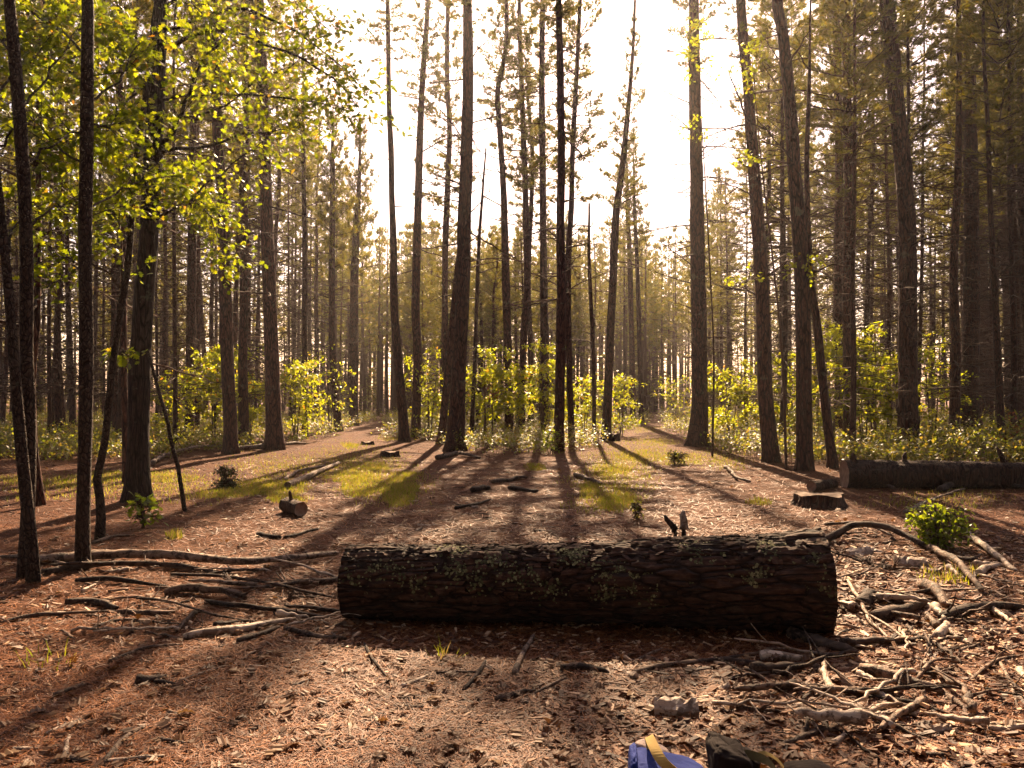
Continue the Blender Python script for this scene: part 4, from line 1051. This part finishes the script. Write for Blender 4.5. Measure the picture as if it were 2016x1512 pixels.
for a in [
    ([(60, 1112), (230, 1106), (420, 1123), (520, 1120), (668, 1098)], 19, 'long thick grey pole running from the big log to the left saplings', 'stick', .05),
    ([(85, 1132), (180, 1121), (300, 1121), (430, 1131)], 12, 'thinner pole just in front of the long thick pole at the left saplings', 'dark_stick', .03),
    ([(0, 1098), (60, 1106), (140, 1116)], 8, 'short pale stick at the left edge behind the sapling feet', 'stick', .02),
    ([(215, 1306), (285, 1281), (360, 1272)], 9, 'slender bent stick at the left end of the pale straight pole', 'stick', 0),
    ([(362, 1260), (470, 1249), (585, 1226)], 17, 'pale straight peeled pole below the tangle of sticks', 'pale_wood', .01),
    ([(468, 1268), (520, 1252), (548, 1240)], 13, 'short stick beside the right end of the pale straight pole', 'stick', 0),
    ([(558, 1243), (620, 1256), (682, 1263)], 13, 'pale stick pointing at the left foot of the big log', 'stick', 0),
    ([(133, 1192), (175, 1188), (232, 1204)], 17, 'thick dark bent piece at the left of the tangle', 'dark_stick', 0),
    ([(0, 1229), (80, 1216), (232, 1206)], 8, 'long thin stick running to the left edge from the tangle', 'dark_stick', .01),
    ([(232, 1210), (340, 1212)], 14, 'greyish rounded stick in the middle of the tangle', 'stick', 0),
    ([(328, 1172), (400, 1171), (484, 1182)], 17, 'fat short blunt stick on top of the tangle', 'stick', .03),
    ([(268, 1180), (330, 1196), (400, 1217), (490, 1226)], 6, 'thin wavy stick crossing the tangle', 'dark_stick', .04),
    ([(405, 1190), (520, 1208), (656, 1221)], 11, 'straight dark stick from the tangle to the log foot', 'dark_stick', .02),
    ([(335, 1133), (450, 1148), (560, 1165), (662, 1181)], 7, 'thin straight stick slanting down to the big log end', 'dark_stick', .04),
    ([(388, 1205), (350, 1248)], 12, 'short stick lying crosswise under the tangle', 'stick', 0),
    ([(178, 1240), (225, 1226), (290, 1222)], 8, 'dark stick below the greyish rounded stick', 'dark_stick', 0),
    ([(420, 1236), (505, 1225)], 11, 'short dark stick behind the pale straight pole', 'dark_stick', 0),
    ([(150, 1148), (240, 1150), (330, 1160)], 10, 'dark stick between the poles and the tangle', 'dark_stick', .02),
    ([(505, 1054), (560, 1061), (628, 1045)], 9, 'dark bent stick on the open litter left of the big log', 'dark_stick', 0),
    ([(180, 1073), (225, 1059), (266, 1055)], 7, 'pale stick right of the crooked sapling foot', 'stick', 0),
    ([(715, 1270), (735, 1305), (768, 1342)], 7, 'thin bent stick in front of the left half of the big log', 'dark_stick', .01),
    ([(793, 1356), (840, 1333)], 10, 'short straight pale stick in the left foreground', 'pale_wood', 0),
    ([(915, 1363), (940, 1335), (957, 1303)], 9, 'knobby curved stick in the middle foreground', 'dark_stick', .01),
    ([(1245, 1331), (1310, 1318), (1400, 1306), (1510, 1288)], 11, 'long pale stick in front of the right half of the big log', 'stick', .01),
    ([(1502, 1304), (1594, 1302)], 20, 'stout pale cylinder of wood before the right end of the big log', 'pale_wood', 0),
    ([(1403, 1303), (1450, 1308), (1502, 1311)], 13, 'stubby stick next to the stout pale cylinder', 'stick', 0),
    ([(1548, 1254), (1600, 1270), (1685, 1292)], 24, 'thick dark branch tucked under the right end of the big log', 'dark_stick', 0),
    ([(1690, 1326), (1760, 1346), (1852, 1372)], 24, 'thick weathered branch lying aslant at lower right', 'stick', .01),
    ([(1855, 1366), (1885, 1390), (1912, 1406)], 15, 'stick continuing the thick weathered branch to the right', 'stick', 0),
    ([(1700, 1376), (1800, 1391), (1868, 1412)], 13, 'dark stick parallel below the thick weathered branch', 'dark_stick', 0),
    ([(1668, 1145), (1685, 1180), (1700, 1214), (1722, 1230), (1760, 1250), (1797, 1277)], 8, 'pale forked root-like branch right of the big log', 'pale_wood', .04),
    ([(1690, 1185), (1712, 1232), (1752, 1266)], 7, 'second pale prong beside the forked branch', 'pale_wood', .03),
    ([(1616, 1072), (1680, 1061), (1740, 1066), (1832, 1083)], 15, 'brown arched branch leaving the top right of the big log', 'dark_stick', .12),
    ([(1832, 1083), (1868, 1118), (1900, 1140), (1938, 1172)], 15, 'knobbly grey branch bending down at the right', 'stick', .06),
    ([(1886, 1046), (1930, 1080), (1975, 1110), (1996, 1128)], 14, 'mottled pale branch slanting right of the green bush', 'pale_wood', .03),
    ([(1926, 1136), (1945, 1122), (1972, 1116)], 16, 'short whitish stub near the right edge', 'pale_wood', 0),
    ([(1818, 1164), (1862, 1202)], 26, 'sunlit short log piece right of the forked branch', 'stick', .02),
    ([(1720, 1226), (1770, 1211), (1818, 1194)], 24, 'rounded bark-covered piece left of the sunlit short log piece', 'dark_stick', 0),
    ([(1838, 1264), (1866, 1236)], 22, 'whitish broken chunk standing out at the right', 'pale_wood', .01),
    ([(1866, 1254), (1900, 1268), (1934, 1281)], 11, 'white straight stick right of the whitish chunk', 'pale_wood', 0),
    ([(1692, 1204), (1722, 1174)], 28, 'stubby log piece close to the right end of the big log', 'dark_stick', 0),
    ([(1322, 1437), (1362, 1420)], 11, 'short stick in the shade of the split block', 'stick', 0),
    ([(1588, 1395), (1632, 1446)], 15, 'sunlit stick lying towards the viewer at lower right', 'stick', 0),
    ([(1628, 1447), (1674, 1424)], 15, 'pale stick meeting the sunlit one at a corner', 'stick', 0),
    ([(1638, 1470), (1664, 1453)], 17, 'stubby pale stick end below the corner of two sticks', 'pale_wood', 0),
    ([(1582, 1387), (1602, 1362), (1626, 1340)], 12, 'stick pointing away right of the chip pile', 'stick', 0),
    ([(1543, 1337), (1584, 1318)], 13, 'short thick stick below the stout pale cylinder', 'stick', 0),
    ([(1600, 1310), (1625, 1338)], 13, 'short stick right of the stout pale cylinder', 'stick', 0),
    ([(970, 951), (1037, 942)], 9, 'straight stick behind the big log in the middle clearing', 'dark_stick', 0),
    ([(926, 970), (964, 964)], 13, 'short dark chunk in the middle clearing', 'dark_stick', 0),
    ([(1005, 963), (1062, 971)], 10, 'brown stick in front of the straight one in the middle clearing', 'dark_stick', 0),
    ([(895, 1003), (930, 998), (965, 987)], 7, 'thin twig left of the middle clearing', 'dark_stick', .01),
    ([(1130, 938), (1150, 945), (1186, 955)], 9, 'pale curved stick below the tall straight pine', 'stick', .01),
    ([(1428, 922), (1448, 944), (1478, 951)], 8, 'curved pale branch left of the dark curving pine', 'stick', .04),
    ([(1668, 957), (1720, 958), (1764, 966)], 10, 'straight stick in front of the long dark mossy log', 'stick', 0),
    ([(1845, 970), (1920, 955), (2020, 966)], 12, 'long bent branch below the long dark mossy log', 'dark_stick', .05),
    ([(1850, 1225), (1920, 1215), (2020, 1203)], 18, 'thick dark branch reaching the right edge', 'dark_stick', .05),
    ([(1905, 1345), (1960, 1310), (2020, 1290)], 7, 'thin stick slanting up to the right edge', 'stick', .02),
    ([(1965, 1300), (1990, 1350), (2005, 1400)], 7, 'thin stick hanging down by the right edge', 'stick', .01),
    ([(1800, 1345), (1840, 1320), (1895, 1308)], 7, 'thin bent twig above the thick weathered branch', 'stick', .05),
    ([(200, 1510), (245, 1460), (285, 1432)], 13, 'pale half-buried stick at the bottom left', 'stick', 0),
    ([(130, 1500), (180, 1508)], 16, 'short thick stick at the bottom edge on the left', 'stick', 0),
    ([(310, 1458), (365, 1470)], 11, 'short pale stick in the lower left foreground', 'stick', 0),
    ([(305, 1345), (365, 1355)], 11, 'dark stick above the sunlit chips on the left', 'dark_stick', 0),
    ([(345, 1345), (400, 1328), (452, 1312)], 8, 'straight thin stick above the sunlit chips on the left', 'stick', 0),
    ([(105, 1375), (168, 1352)], 12, 'rounded stick at the left behind the sunlit chips', 'stick', 0),
    ([(270, 1350), (330, 1340)], 20, 'flat dark bark slab at the left', 'dark_stick', 0),
    ([(690, 1460), (688, 1425), (697, 1402)], 6, 'small curved stick standing out in the bottom middle', 'pale_wood', .01),
    ([(705, 1510), (742, 1485), (757, 1455)], 6, 'thin curved stick at the bottom edge in the middle', 'stick', 0),
    ([(1010, 1330), (1040, 1270), (1052, 1255)], 13, 'splintered weathered piece in front of the big log', 'stick', 0),
    ([(1100, 1323), (1160, 1321), (1200, 1330)], 16, 'knobby bark piece in the middle right foreground', 'dark_stick', 0),
    ([(1245, 1310), (1305, 1280)], 7, 'thin stick rising behind the long pale stick', 'stick', .01),
    ([(980, 1383), (1020, 1370), (1052, 1364)], 14, 'dark flat splinter in the middle foreground', 'dark_stick', 0),
    ([(1150, 1345), (1250, 1352)], 6, 'straight thin stick left of the long pale stick', 'stick', 0),
    ([(1625, 1035), (1690, 1040), (1760, 1058)], 6, 'long thin twig behind the arched branch', 'stick', .05),
    ([(640, 1240), (700, 1228), (780, 1232)], 8, 'thin pale stick along the foot of the big log at its left', 'stick', 0),
    ([(560, 948), (590, 930), (640, 920)], 6, 'thin twig beside the pale stripped log', 'stick', .02),
    ([(470, 888), (520, 884), (600, 876)], 9, 'pale stick lying between the two left pines', 'stick', .06),
    ([(300, 915), (340, 900), (440, 880)], 7, 'long thin branch behind the grass on the left', 'stick', .10),
    ([(860, 905), (905, 897), (945, 905)], 9, 'flat piece of wood at the foot of the thickest middle pine', 'dark_stick', .02),
    ([(1780, 1010), (1850, 985), (1900, 965)], 6, 'thin branch behind the green bush', 'stick', .03)]:
    stick(a[0], a[1], a[2], a[3], a[4], twigs=2 if a[4] > .01 else 0)

# split pieces: flat slabs and blocks with broken edges
def slab(px, py, L, W, T, az, label, mat='pale_wood', tilt=(0, 0), name='split_wood', cat='wood piece', lift=0.0):
    p = gp(px, py); rg = np.random.default_rng(int(px * 3 + py)); k, m_ = 9, 5
    u, w = np.meshgrid(np.linspace(-.5, .5, k), np.linspace(-.5, .5, m_)); u, w = u.ravel(), w.ravel()
    eu = 1 - .25 * rg.random(m_)[np.clip(((w + .5) * (m_ - 1)).astype(int), 0, m_ - 1)]; ew = 1 - .3 * np.abs(u) - .12 * rg.random(len(u))
    zt = T * (.8 + .3 * rg.random(len(u)) - .5 * (2 * w) ** 2); top = np.c_[u * L * eu, w * W * ew, zt]; bot = np.c_[u * L * eu * .96, w * W * ew * .95, np.zeros(len(u))]
    V = np.vstack([top, bot]); n = len(u); q = []
    for a in range(m_ - 1):
        for b_ in range(k - 1):
            f = (a * k + b_, a * k + b_ + 1, (a + 1) * k + b_ + 1, (a + 1) * k + b_); q.append(f); q.append(tuple(n + c for c in f[::-1]))
    rim = [b_ for b_ in range(k)] + [a * k + k - 1 for a in range(1, m_)] + [(m_ - 1) * k + b_ for b_ in range(k - 2, -1, -1)] + [a * k for a in range(m_ - 2, 0, -1)]
    for a, b_ in zip(rim, rim[1:] + rim[:1]): q.append((b_, a, n + a, n + b_))
    mb = MB(); mb.add(V, q)
    return thing(name, label, cat, (p[0], p[1], p[2] + .004 + lift), (tilt[0], tilt[1], az), me=mb.mesh(name, M[mat], False))
for a in [(1690, 1092, .26, .16, .06, R(10), 'bright whitish slab in the sun beside the big log, nearer its end', 'pale_wood', (R(8), R(-6))),
          (1722, 1088, .20, .07, .04, R(-60), 'narrow whitish slab leaning between the two bright slabs', 'pale_wood', (0, R(10))),
          (1793, 1116, .30, .18, .09, R(-8), 'large bright whitish slab under the arched branch', 'pale_wood', (R(8), R(5))),
          (1742, 1190, .30, .10, .07, R(-40), 'brown curved bark slab among the chunks on the right', 'dark_stick', (R(25), 0)),
          (1330, 1405, .22, .11, .075, R(-6), 'thick split block with a sunlit top in the foreground', 'pale_wood', (R(4), 0)),
          (1740, 1410, .12, .04, .022, R(12), 'small pale flat plank piece at lower right', 'pale_wood', (0, 0)),
          (1852, 1443, .10, .05, .035, R(8), 'rounded pale chip block at lower right', 'pale_wood', (0, 0)),
          (1815, 1432, .11, .045, .025, R(20), 'brown flat chip beside the rounded pale chip block', 'stick', (0, 0)),
          (1245, 1335, .10, .05, .03, R(-70), 'splintered pale chip at the end of the long pale stick', 'pale_wood', (0, R(-15))),
          (825, 1045, .10, .05, .03, R(40), 'small white chip behind the left part of the big log', 'pale_wood', (0, R(-20))),
          (935, 1000, .10, .05, .03, R(10), 'pale chip in the middle clearing', 'pale_wood', (0, 0)),
          (1460, 1362, .08, .05, .03, R(60), 'pale chip pointing up left of the chip pile', 'pale_wood', (0, R(-30))),
          (1428, 1360, .07, .05, .03, R(-10), 'pale upturned chip above the dark brown bag', 'pale_wood', (0, R(-25))),
          (1035, 1385, .05, .03, .02, R(-30), 'tiny bright white chip in the middle foreground', 'pale_wood', (0, R(-12))),
          (1548, 1362, .10, .05, .025, R(15), 'bright whitish chip on the chip pile', 'pale_wood', (R(6), R(-8))),
          (1825, 1320, .08, .055, .045, R(15), 'rounded pale block right of the big log', 'pale_wood', (0, 0))]:
    slab(*a)
for (px, py, dv, L_, r_, mat, lab) in [(1330, 1058, (-.75, .1, 1), .13, .020, 'dark_stick', 'reddish-brown splintered stake leaning left behind the big log'),
                                       (1347, 1056, (-.05, .05, 1), .13, .026, 'pale_wood', 'short grey upright stake behind the big log')]:
    p = at(px, py, 5.75)
    o = thing('broken_stake', lab, 'stake', tuple(np.array([p[0], p[1], h1(p[0], p[1])])))
    spike(o, 'shaft', (0, 0, 0), (0, 0, 1), p[2] - h1(p[0], p[1]) + .10, r_ * .9, 'dark_stick', 8, 5)
    spike(o, 'tip', (0, 0, p[2] - h1(p[0], p[1]) + .05), dv, L_, r_, mat, 8, 6)

# many small loose sticks: individuals copied from a few shapes
ST = []
for i in range(8):
    rg = np.random.default_rng(600 + i); L_ = [.12, .18, .25, .16, .3, .22, .14, .4][i]; n = 8
    P = np.c_[np.linspace(-L_ / 2, L_ / 2, n), np.cumsum(rg.normal(0, L_ * .02, n)), np.zeros(n)]
    mb = MB(); r_ = [.010, .008, .009, .013, .007, .011, .015, .008][i]
    tube(mb, P, r_ * np.linspace(1.1, .75, n), 7, 0, True, lambda t, s: 1 + .15 * np.sin(t * 3 + s * 30 + i)); ST.append((mb.mesh('loose_stick', [M['stick'], M['stick'], M['pale_wood']][i % 3]), r_))
rgs = np.random.default_rng(88)
SZ = [(0, 640, 1260, 1505, 26, 'small loose stick lying on the litter in the left foreground', 'loose sticks, left foreground'),
      (640, 1230, 1260, 1505, 26, 'small loose stick lying on the litter in the middle foreground', 'loose sticks, middle foreground'),
      (1230, 2016, 1290, 1505, 70, 'small loose stick lying among the pale chips at lower right', 'loose sticks, right foreground'),
      (1640, 2016, 1050, 1290, 50, 'small loose stick in the sunlit debris right of the big log', 'loose sticks right of the log'),
      (120, 660, 1110, 1260, 60, 'small loose stick in the shaded tangle left of the big log', 'loose sticks left of the log'),
      (600, 1500, 900, 1050, 45, 'small loose stick on the clearing behind the big log', 'loose sticks behind the log')]
for x0, x1, y0, y1, n, lab, grp in SZ:
    for _ in range(n):
        px, py = rgs.uniform(x0, x1), rgs.uniform(y0, y1); p = gp(px, py)
        me, r_ = ST[rgs.integers(8)]; s = rgs.uniform(.35, 1.15)
        thing('loose_stick', lab, 'stick', (p[0], p[1], p[2] + r_ * s * .45), (rgs.uniform(0, 6), rgs.normal(0, .06), rgs.uniform(0, 6.28)), grp, me).scale = (s, s, s)

BR = []
for i in range(9):
    rg = np.random.default_rng(700 + i); L_ = [.35, .5, .65, .45, .8, .55, .3, .7, .4][i]; r_ = [.022, .014, .018, .028, .012, .020, .032, .015, .012][i]; n = 12
    P = np.c_[np.linspace(-L_ / 2, L_ / 2, n), np.cumsum(rg.normal(0, L_ * .025, n)), np.abs(np.cumsum(rg.normal(0, L_ * .012, n)))]
    mb = MB(); rad = r_ * np.linspace(1.1, .55, n) * rg.uniform(.85, 1.15, n); rad[-1] *= .5
    f = lambda t, s, i=i: 1 + .14 * vnoise(np.stack([np.cos(t) * 2 + i, np.sin(t) * 2, s * 14], 1)) + .10 * vnoise(np.stack([np.cos(t) * 4 + i, np.sin(t) * 4, s * 40], 1))
    tube(mb, P, rad, 9, 0, True, f)
    for _ in range(0 if i in (0, 3, 6) else 3):
        k = rg.integers(3, n - 2); d_ = np.array([rg.uniform(.3, 1), rg.choice([-1, 1]) * rg.uniform(.4, 1), rg.uniform(-.1, .5)]); l = L_ * rg.uniform(.2, .45)
        Q = P[k] + np.linspace(0, 1, 6)[:, None] * l * d_ + rg.normal(0, l * .03, (6, 3)) * np.linspace(0, 1, 6)[:, None]; tube(mb, Q, rad[k] * np.linspace(.6, .2, 6), 6, 0, True, f)
    BR.append((mb.mesh('broken_branch', M[['pale_wood', 'stick', 'stick', 'stick', 'pale_wood', 'stick', 'pale_wood', 'dark_stick', 'pale_wood'][i]]), r_))
for x0, x1, y0, y1, n, lab, grp in [(1640, 2016, 1090, 1300, 46, 'broken branch in the heap of sunlit debris right of the big log', 'broken branches right of the log'),
                                    (1480, 2016, 1290, 1480, 34, 'broken branch among the pale chips at lower right', 'broken branches at lower right'),
                                    (160, 650, 1120, 1250, 26, 'broken branch in the shaded tangle left of the big log', 'broken branches left of the log')]:
    for _ in range(n):
        px, py = rgs.uniform(x0, x1), rgs.uniform(y0, y1); p = gp(px, py); me, r_ = BR[rgs.integers(9)]; s_ = rgs.uniform(.4, 1.0)
        az = rgs.uniform(0, 6.28) if x0 > 1000 else rgs.normal(0, .35) + rgs.choice([0, math.pi])
        thing('broken_branch', lab, 'branch', (p[0], p[1], p[2] + r_ * s_ * .7 + abs(rgs.normal(0, .02))), (rgs.normal(0, .5), rgs.normal(0, .09), az), grp, me).scale = (s_, s_, s_)

# ------------------------------------------------------------------ chips, needles and bark crumbs: stuff
def chip_cloud(px0, px1, py0, py1, n, smin, smax, mask=None):
    py = rgs.uniform(py0, py1, n); px = rgs.uniform(px0, px1, n)
    Y = F * CAMH / (py - 780); X = (px - 1008) * Y / F
    if mask is not None: k = mask(X, Y, px, py); X, Y, px, py = X[k], Y[k], px[k], py[k]
    n = len(X); s = np.exp(rgs.uniform(math.log(smin), math.log(smax), n))
    return X, Y, s
box_v = np.array([(-.5, -.5, -.5), (.5, -.35, -.5), (.42, .45, -.4), (-.5, .4, -.5), (-.42, -.4, .5), (.5, -.3, .35), (.38, .4, .5), (-.45, .45, .4)])
box_f = np.array([(0, 3, 2, 1), (4, 5, 6, 7), (0, 1, 5, 4), (1, 2, 6, 5), (2, 3, 7, 6), (3, 0, 4, 7)])
mb = MB()
dens = lambda a, b_: (lambda X, Y, px, py: rgs.random(len(X)) < np.clip(a + b_ * n2(X, Y, 1.6, 41) + .35 * n2(X, Y, .7, 47) + .35 * n2(X, Y, 5, 43), .03, 1))
for args in [(-30, 2050, 1250, 1530, 8000, .015, .075, dens(.34, .4)), (1050, 2050, 1260, 1530, 8000, .02, .10, dens(.6, .3)),
             (1600, 2050, 1040, 1290, 9000, .02, .13, dens(.75, .3)), (1200, 2050, 1290, 1520, 2000, .05, .14, dens(.5, .4)), (-30, 700, 1080, 1270, 3500, .02, .09, dens(.45, .3)),
             (640, 1660, 1225, 1275, 2600, .02, .10, dens(.7, .3)), (350, 1650, 880, 1080, 9000, .02, .10, dens(.45, .35)), (-30, 600, 900, 1090, 3000, .02, .08, dens(.3, .3)), (1600, 2050, 940, 1050, 2500, .02, .10, dens(.4, .3))]:
    X, Y, s = chip_cloud(*args); n = len(X)
    pos = np.c_[X, Y, H(X, Y) + .004 + s * .05]
    scatter(mb, box_v, box_f, pos, rots(n, rgs, rgs.normal(0, .28, n), None, rgs.uniform(0, 6.28, n)),
            np.c_[s, s * rgs.uniform(.09, .32, n), np.maximum(.003, s * rgs.uniform(.05, .14, n))], 0)
o = link('wood_chips', mb.mesh('wood_chips', M['chips'], False)); o['label'] = 'wood chips and bark crumbs strewn over the clearing'; o['category'] = 'chips'; kind(o, 'stuff')
mb = MB(); X, Y, s = chip_cloud(-30, 2050, 880, 1520, 1500, .05, .10); n = len(X)
scatter(mb, LOBED[0] * np.array([1, 1, 2.2]), LOBED[1], np.c_[X, Y, H(X, Y) + .012], rots(n, rgs, rgs.normal(0, .35, n), None, rgs.uniform(0, 6.28, n)), s, 0)
o = link('fallen_leaves', mb.mesh('fallen_leaves', M['dead_leaf'], False)); o['label'] = 'curled brown dead leaves lying about the clearing'; o['category'] = 'leaves'; kind(o, 'stuff')
mb = MB(); nd_v = np.array([(-.5, -.5, 0), (.5, -.5, 0), (.5, .5, 0), (-.5, .5, 0)]); nd_f = np.array([(0, 1, 2, 3)])
for args in [(-30, 2050, 1240, 1530, 60000, .05, .12), (-30, 2050, 1040, 1250, 34000, .06, .14), (-30, 2050, 900, 1050, 22000, .08, .2)]:
    X, Y, s = chip_cloud(*args); n = len(X)
    scatter(mb, nd_v, nd_f, np.c_[X, Y, H(X, Y) + rgs.uniform(.002, .014, n)], rots(n, rgs, rgs.normal(0, .22, n), None, rgs.uniform(0, 6.28, n)), np.c_[s, np.full(n, .0028) * np.maximum(1, Y / 5), s], 0)
o = link('needle_litter', mb.mesh('needle_litter', M['litter_needles'], False)); o['label'] = 'reddish-brown fallen pine needles covering the ground'; o['category'] = 'litter'; kind(o, 'stuff')

# ------------------------------------------------------------------ the two cloth bags at the bottom edge
def cloth_mat(name, a, b_, rough=.85):
    m, nt, out = new_mat(name); g = NT(nt)
    f = g.noise(g.coord((1, 1, 1)), 35, 4, .6); w = g.noise(g.coord((1, 1, 1)), 420, 2, .5)
    g.bsdf(out, g.mix(f, a, b_), rough, g.bump(g.math('ADD', f, g.math('MULTIPLY', w, .3)), .5, .004), .25)
    return m
M['blue_cloth'] = cloth_mat('blue_cloth', (0.010, 0.026, 0.17), (0.022, 0.05, 0.28))
M['pale_lining'] = cloth_mat('pale_lining', (0.42, 0.32, 0.28), (0.55, 0.44, 0.38))
M['yellow_strap'] = cloth_mat('yellow_strap', (0.46, 0.29, 0.07), (0.60, 0.42, 0.14), .8)
M['brown_cloth'] = cloth_mat('brown_cloth', (0.008, 0.005, 0.004), (0.022, 0.013, 0.011), .95)
M['olive_strap'] = cloth_mat('olive_strap', (0.10, 0.08, 0.03), (0.16, 0.12, 0.05))
def soft_block(size, e=.45, seed=0.0, wr=.06, shear=0.0, taper=0.0, nu=72, nv=44):
    u = np.linspace(-math.pi, math.pi, nu, endpoint=False); w = np.linspace(-math.pi / 2, math.pi / 2, nv)
    U, W = np.meshgrid(u, w); sg = lambda x, p: np.sign(x) * np.abs(x) ** p
    X = sg(np.cos(W), e) * sg(np.cos(U), e); Y = sg(np.cos(W), e) * sg(np.sin(U), e); Z = sg(np.sin(W), e)
    P = np.stack([X.ravel(), Y.ravel(), Z.ravel()], 1)
    P *= 1 + wr * vnoise(P * 2.2 + seed)[:, None] + wr * .8 * vnoise(P * np.array([3, 9, 4]) + seed * 2)[:, None] + wr * .3 * vnoise(P * 14 + seed)[:, None]
    hz = (P[:, 2] + 1) / 2
    P[:, :2] *= (1 - taper * hz)[:, None]; P = P * np.array(size) / 2; P[:, 2] += size[2] / 2 + shear * P[:, 0]
    P[:, 2] = np.maximum(P[:, 2], 0)
    i = np.arange(nv - 1)[:, None] * nu; j = np.arange(nu)[None]; j2 = (j + 1) % nu
    return P, np.stack([i + j, i + j2, i + nu + j2, i + nu + j], -1).reshape(-1, 4)
def block_part(name, parent, mat, loc, size, rot=(0, 0, 0), **kw):
    mb = MB(); mb.add(*soft_block(size, **kw)); return link(name, mb.mesh(name, M[mat]), parent, loc, rot)
def ribbon(name, parent, mat, P, width, wdir, thick=.0012):
    S = smooth_path(np.asarray(P), 26); wd = smooth_path(np.asarray(wdir, float), 26); wd /= np.linalg.norm(wd, axis=1)[:, None]
    T = np.gradient(S, axis=0); N_ = np.cross(T, wd); N_ /= np.linalg.norm(N_, axis=1)[:, None] + 1e-9
    ring = [S + wd * width / 2 + N_ * thick, S + wd * width / 2 - N_ * thick, S - wd * width / 2 - N_ * thick, S - wd * width / 2 + N_ * thick]
    V = np.stack(ring, 1).reshape(-1, 3); i = np.arange(25)[:, None] * 4; j = np.arange(4)[None]; j2 = (j + 1) % 4
    mb = MB(); mb.add(V, np.stack([i + j, i + j2, i + 4 + j2, i + 4 + j], -1).reshape(-1, 4), [(0, 1, 2), (0, 2, 3), (102, 101, 100), (103, 102, 100)][:2])
    return link(name, mb.mesh(name, M[mat], False), parent)
q = at(1250, 1500, 3.18); q[2] = h1(q[0], q[1])
bag = thing('cloth_bag', 'small blue cloth bag with a yellow strap at the bottom edge', 'bag', tuple(q))
Lq = lambda px, py, Y: at(px, py, Y) - q
block_part('body', bag, 'blue_cloth', (.125, -.03, 0), (.27, .24, .078), (0, 0, R(-10)), e=.5, seed=1.0, shear=-.16)
block_part('rim', bag, 'blue_cloth', (-.010, .01, 0), (.034, .20, .108), (0, R(4), R(-6)), e=.6, seed=2.0)
block_part('lining', bag, 'pale_lining', (.085, .105, 0), (.15, .10, .092), (0, 0, R(-14)), e=.75, seed=3.0, shear=-.2)
ribbon('strap', bag, 'yellow_strap', [Lq(1277, 1478, 3.26), Lq(1277, 1450, 3.22), Lq(1287, 1470, 3.12), Lq(1305, 1500, 3.05), Lq(1340, 1530, 3.02)], .042,
       [(.3, .9, .2), (.8, .4, .1), (1, .1, .1), (.9, -.2, .5), (.6, -.5, .8)])
q2 = at(1440, 1500, 3.15); q2[2] = h1(q2[0], q2[1])
bag2 = thing('cloth_bag', 'dark brown cloth bag standing half open at the bottom edge', 'bag', tuple(q2))
block_part('body', bag2, 'brown_cloth', (-.02, -.04, 0), (.150, .22, .162), (0, 0, R(-4)), e=.42, seed=5.0, shear=-.25, wr=.09)
block_part('flap', bag2, 'brown_cloth', (.055, .0, .05), (.06, .15, .065), (0, R(20), 0), e=.7, seed=6.0, wr=.10)
block_part('pocket', bag2, 'brown_cloth', (.305, -.03, 0), (.20, .22, .068), (0, 0, R(8)), e=.75, seed=7.0, wr=.08)
Lr = lambda px, py, Y: at(px, py, Y) - q2
ribbon('strap', bag2, 'olive_strap', [Lr(1455, 1485, 3.12), Lr(1480, 1487, 3.10), Lr(1510, 1498, 3.06), Lr(1530, 1520, 3.02)], .035, [(0, .5, 1), (0, .6, .9), (.1, .8, .7), (.2, .9, .5)])
ribbon('strap', bag2, 'yellow_strap', [Lr(1478, 1492, 3.20), Lr(1505, 1483, 3.20), Lr(1530, 1496, 3.18), Lr(1545, 1515, 3.15)], .018, [(0, .5, 1), (0, .9, .5), (.2, .9, .5), (.4, .9, .3)])

# ------------------------------------------------------------------ hazy air
HAZE_DENSITY = 0.0005
x0, x1, y0, y1, z0, z1 = -430, 430, -430, 430, -1.6, 27
mb = MB(); mb.add([(x0, y0, z0), (x1, y0, z0), (x1, y1, z0), (x0, y1, z0), (x0, y0, z1), (x1, y0, z1), (x1, y1, z1), (x0, y1, z1)],
                  [(0, 3, 2, 1), (4, 5, 6, 7), (0, 1, 5, 4), (1, 2, 6, 5), (2, 3, 7, 6), (3, 0, 4, 7)])
hm, nt, out = new_mat('hazy_air')
pv = nt.nodes.new('ShaderNodeVolumePrincipled')
pv.inputs['Color'].default_value = (1.0, 0.93, 0.92, 1)
pv.inputs['Density'].default_value = HAZE_DENSITY
pv.inputs['Anisotropy'].default_value = 0.72
nt.links.new(pv.outputs[0], out.inputs['Volume'])
kind(link('haze', mb.mesh('haze', hm, False)), 'stuff')
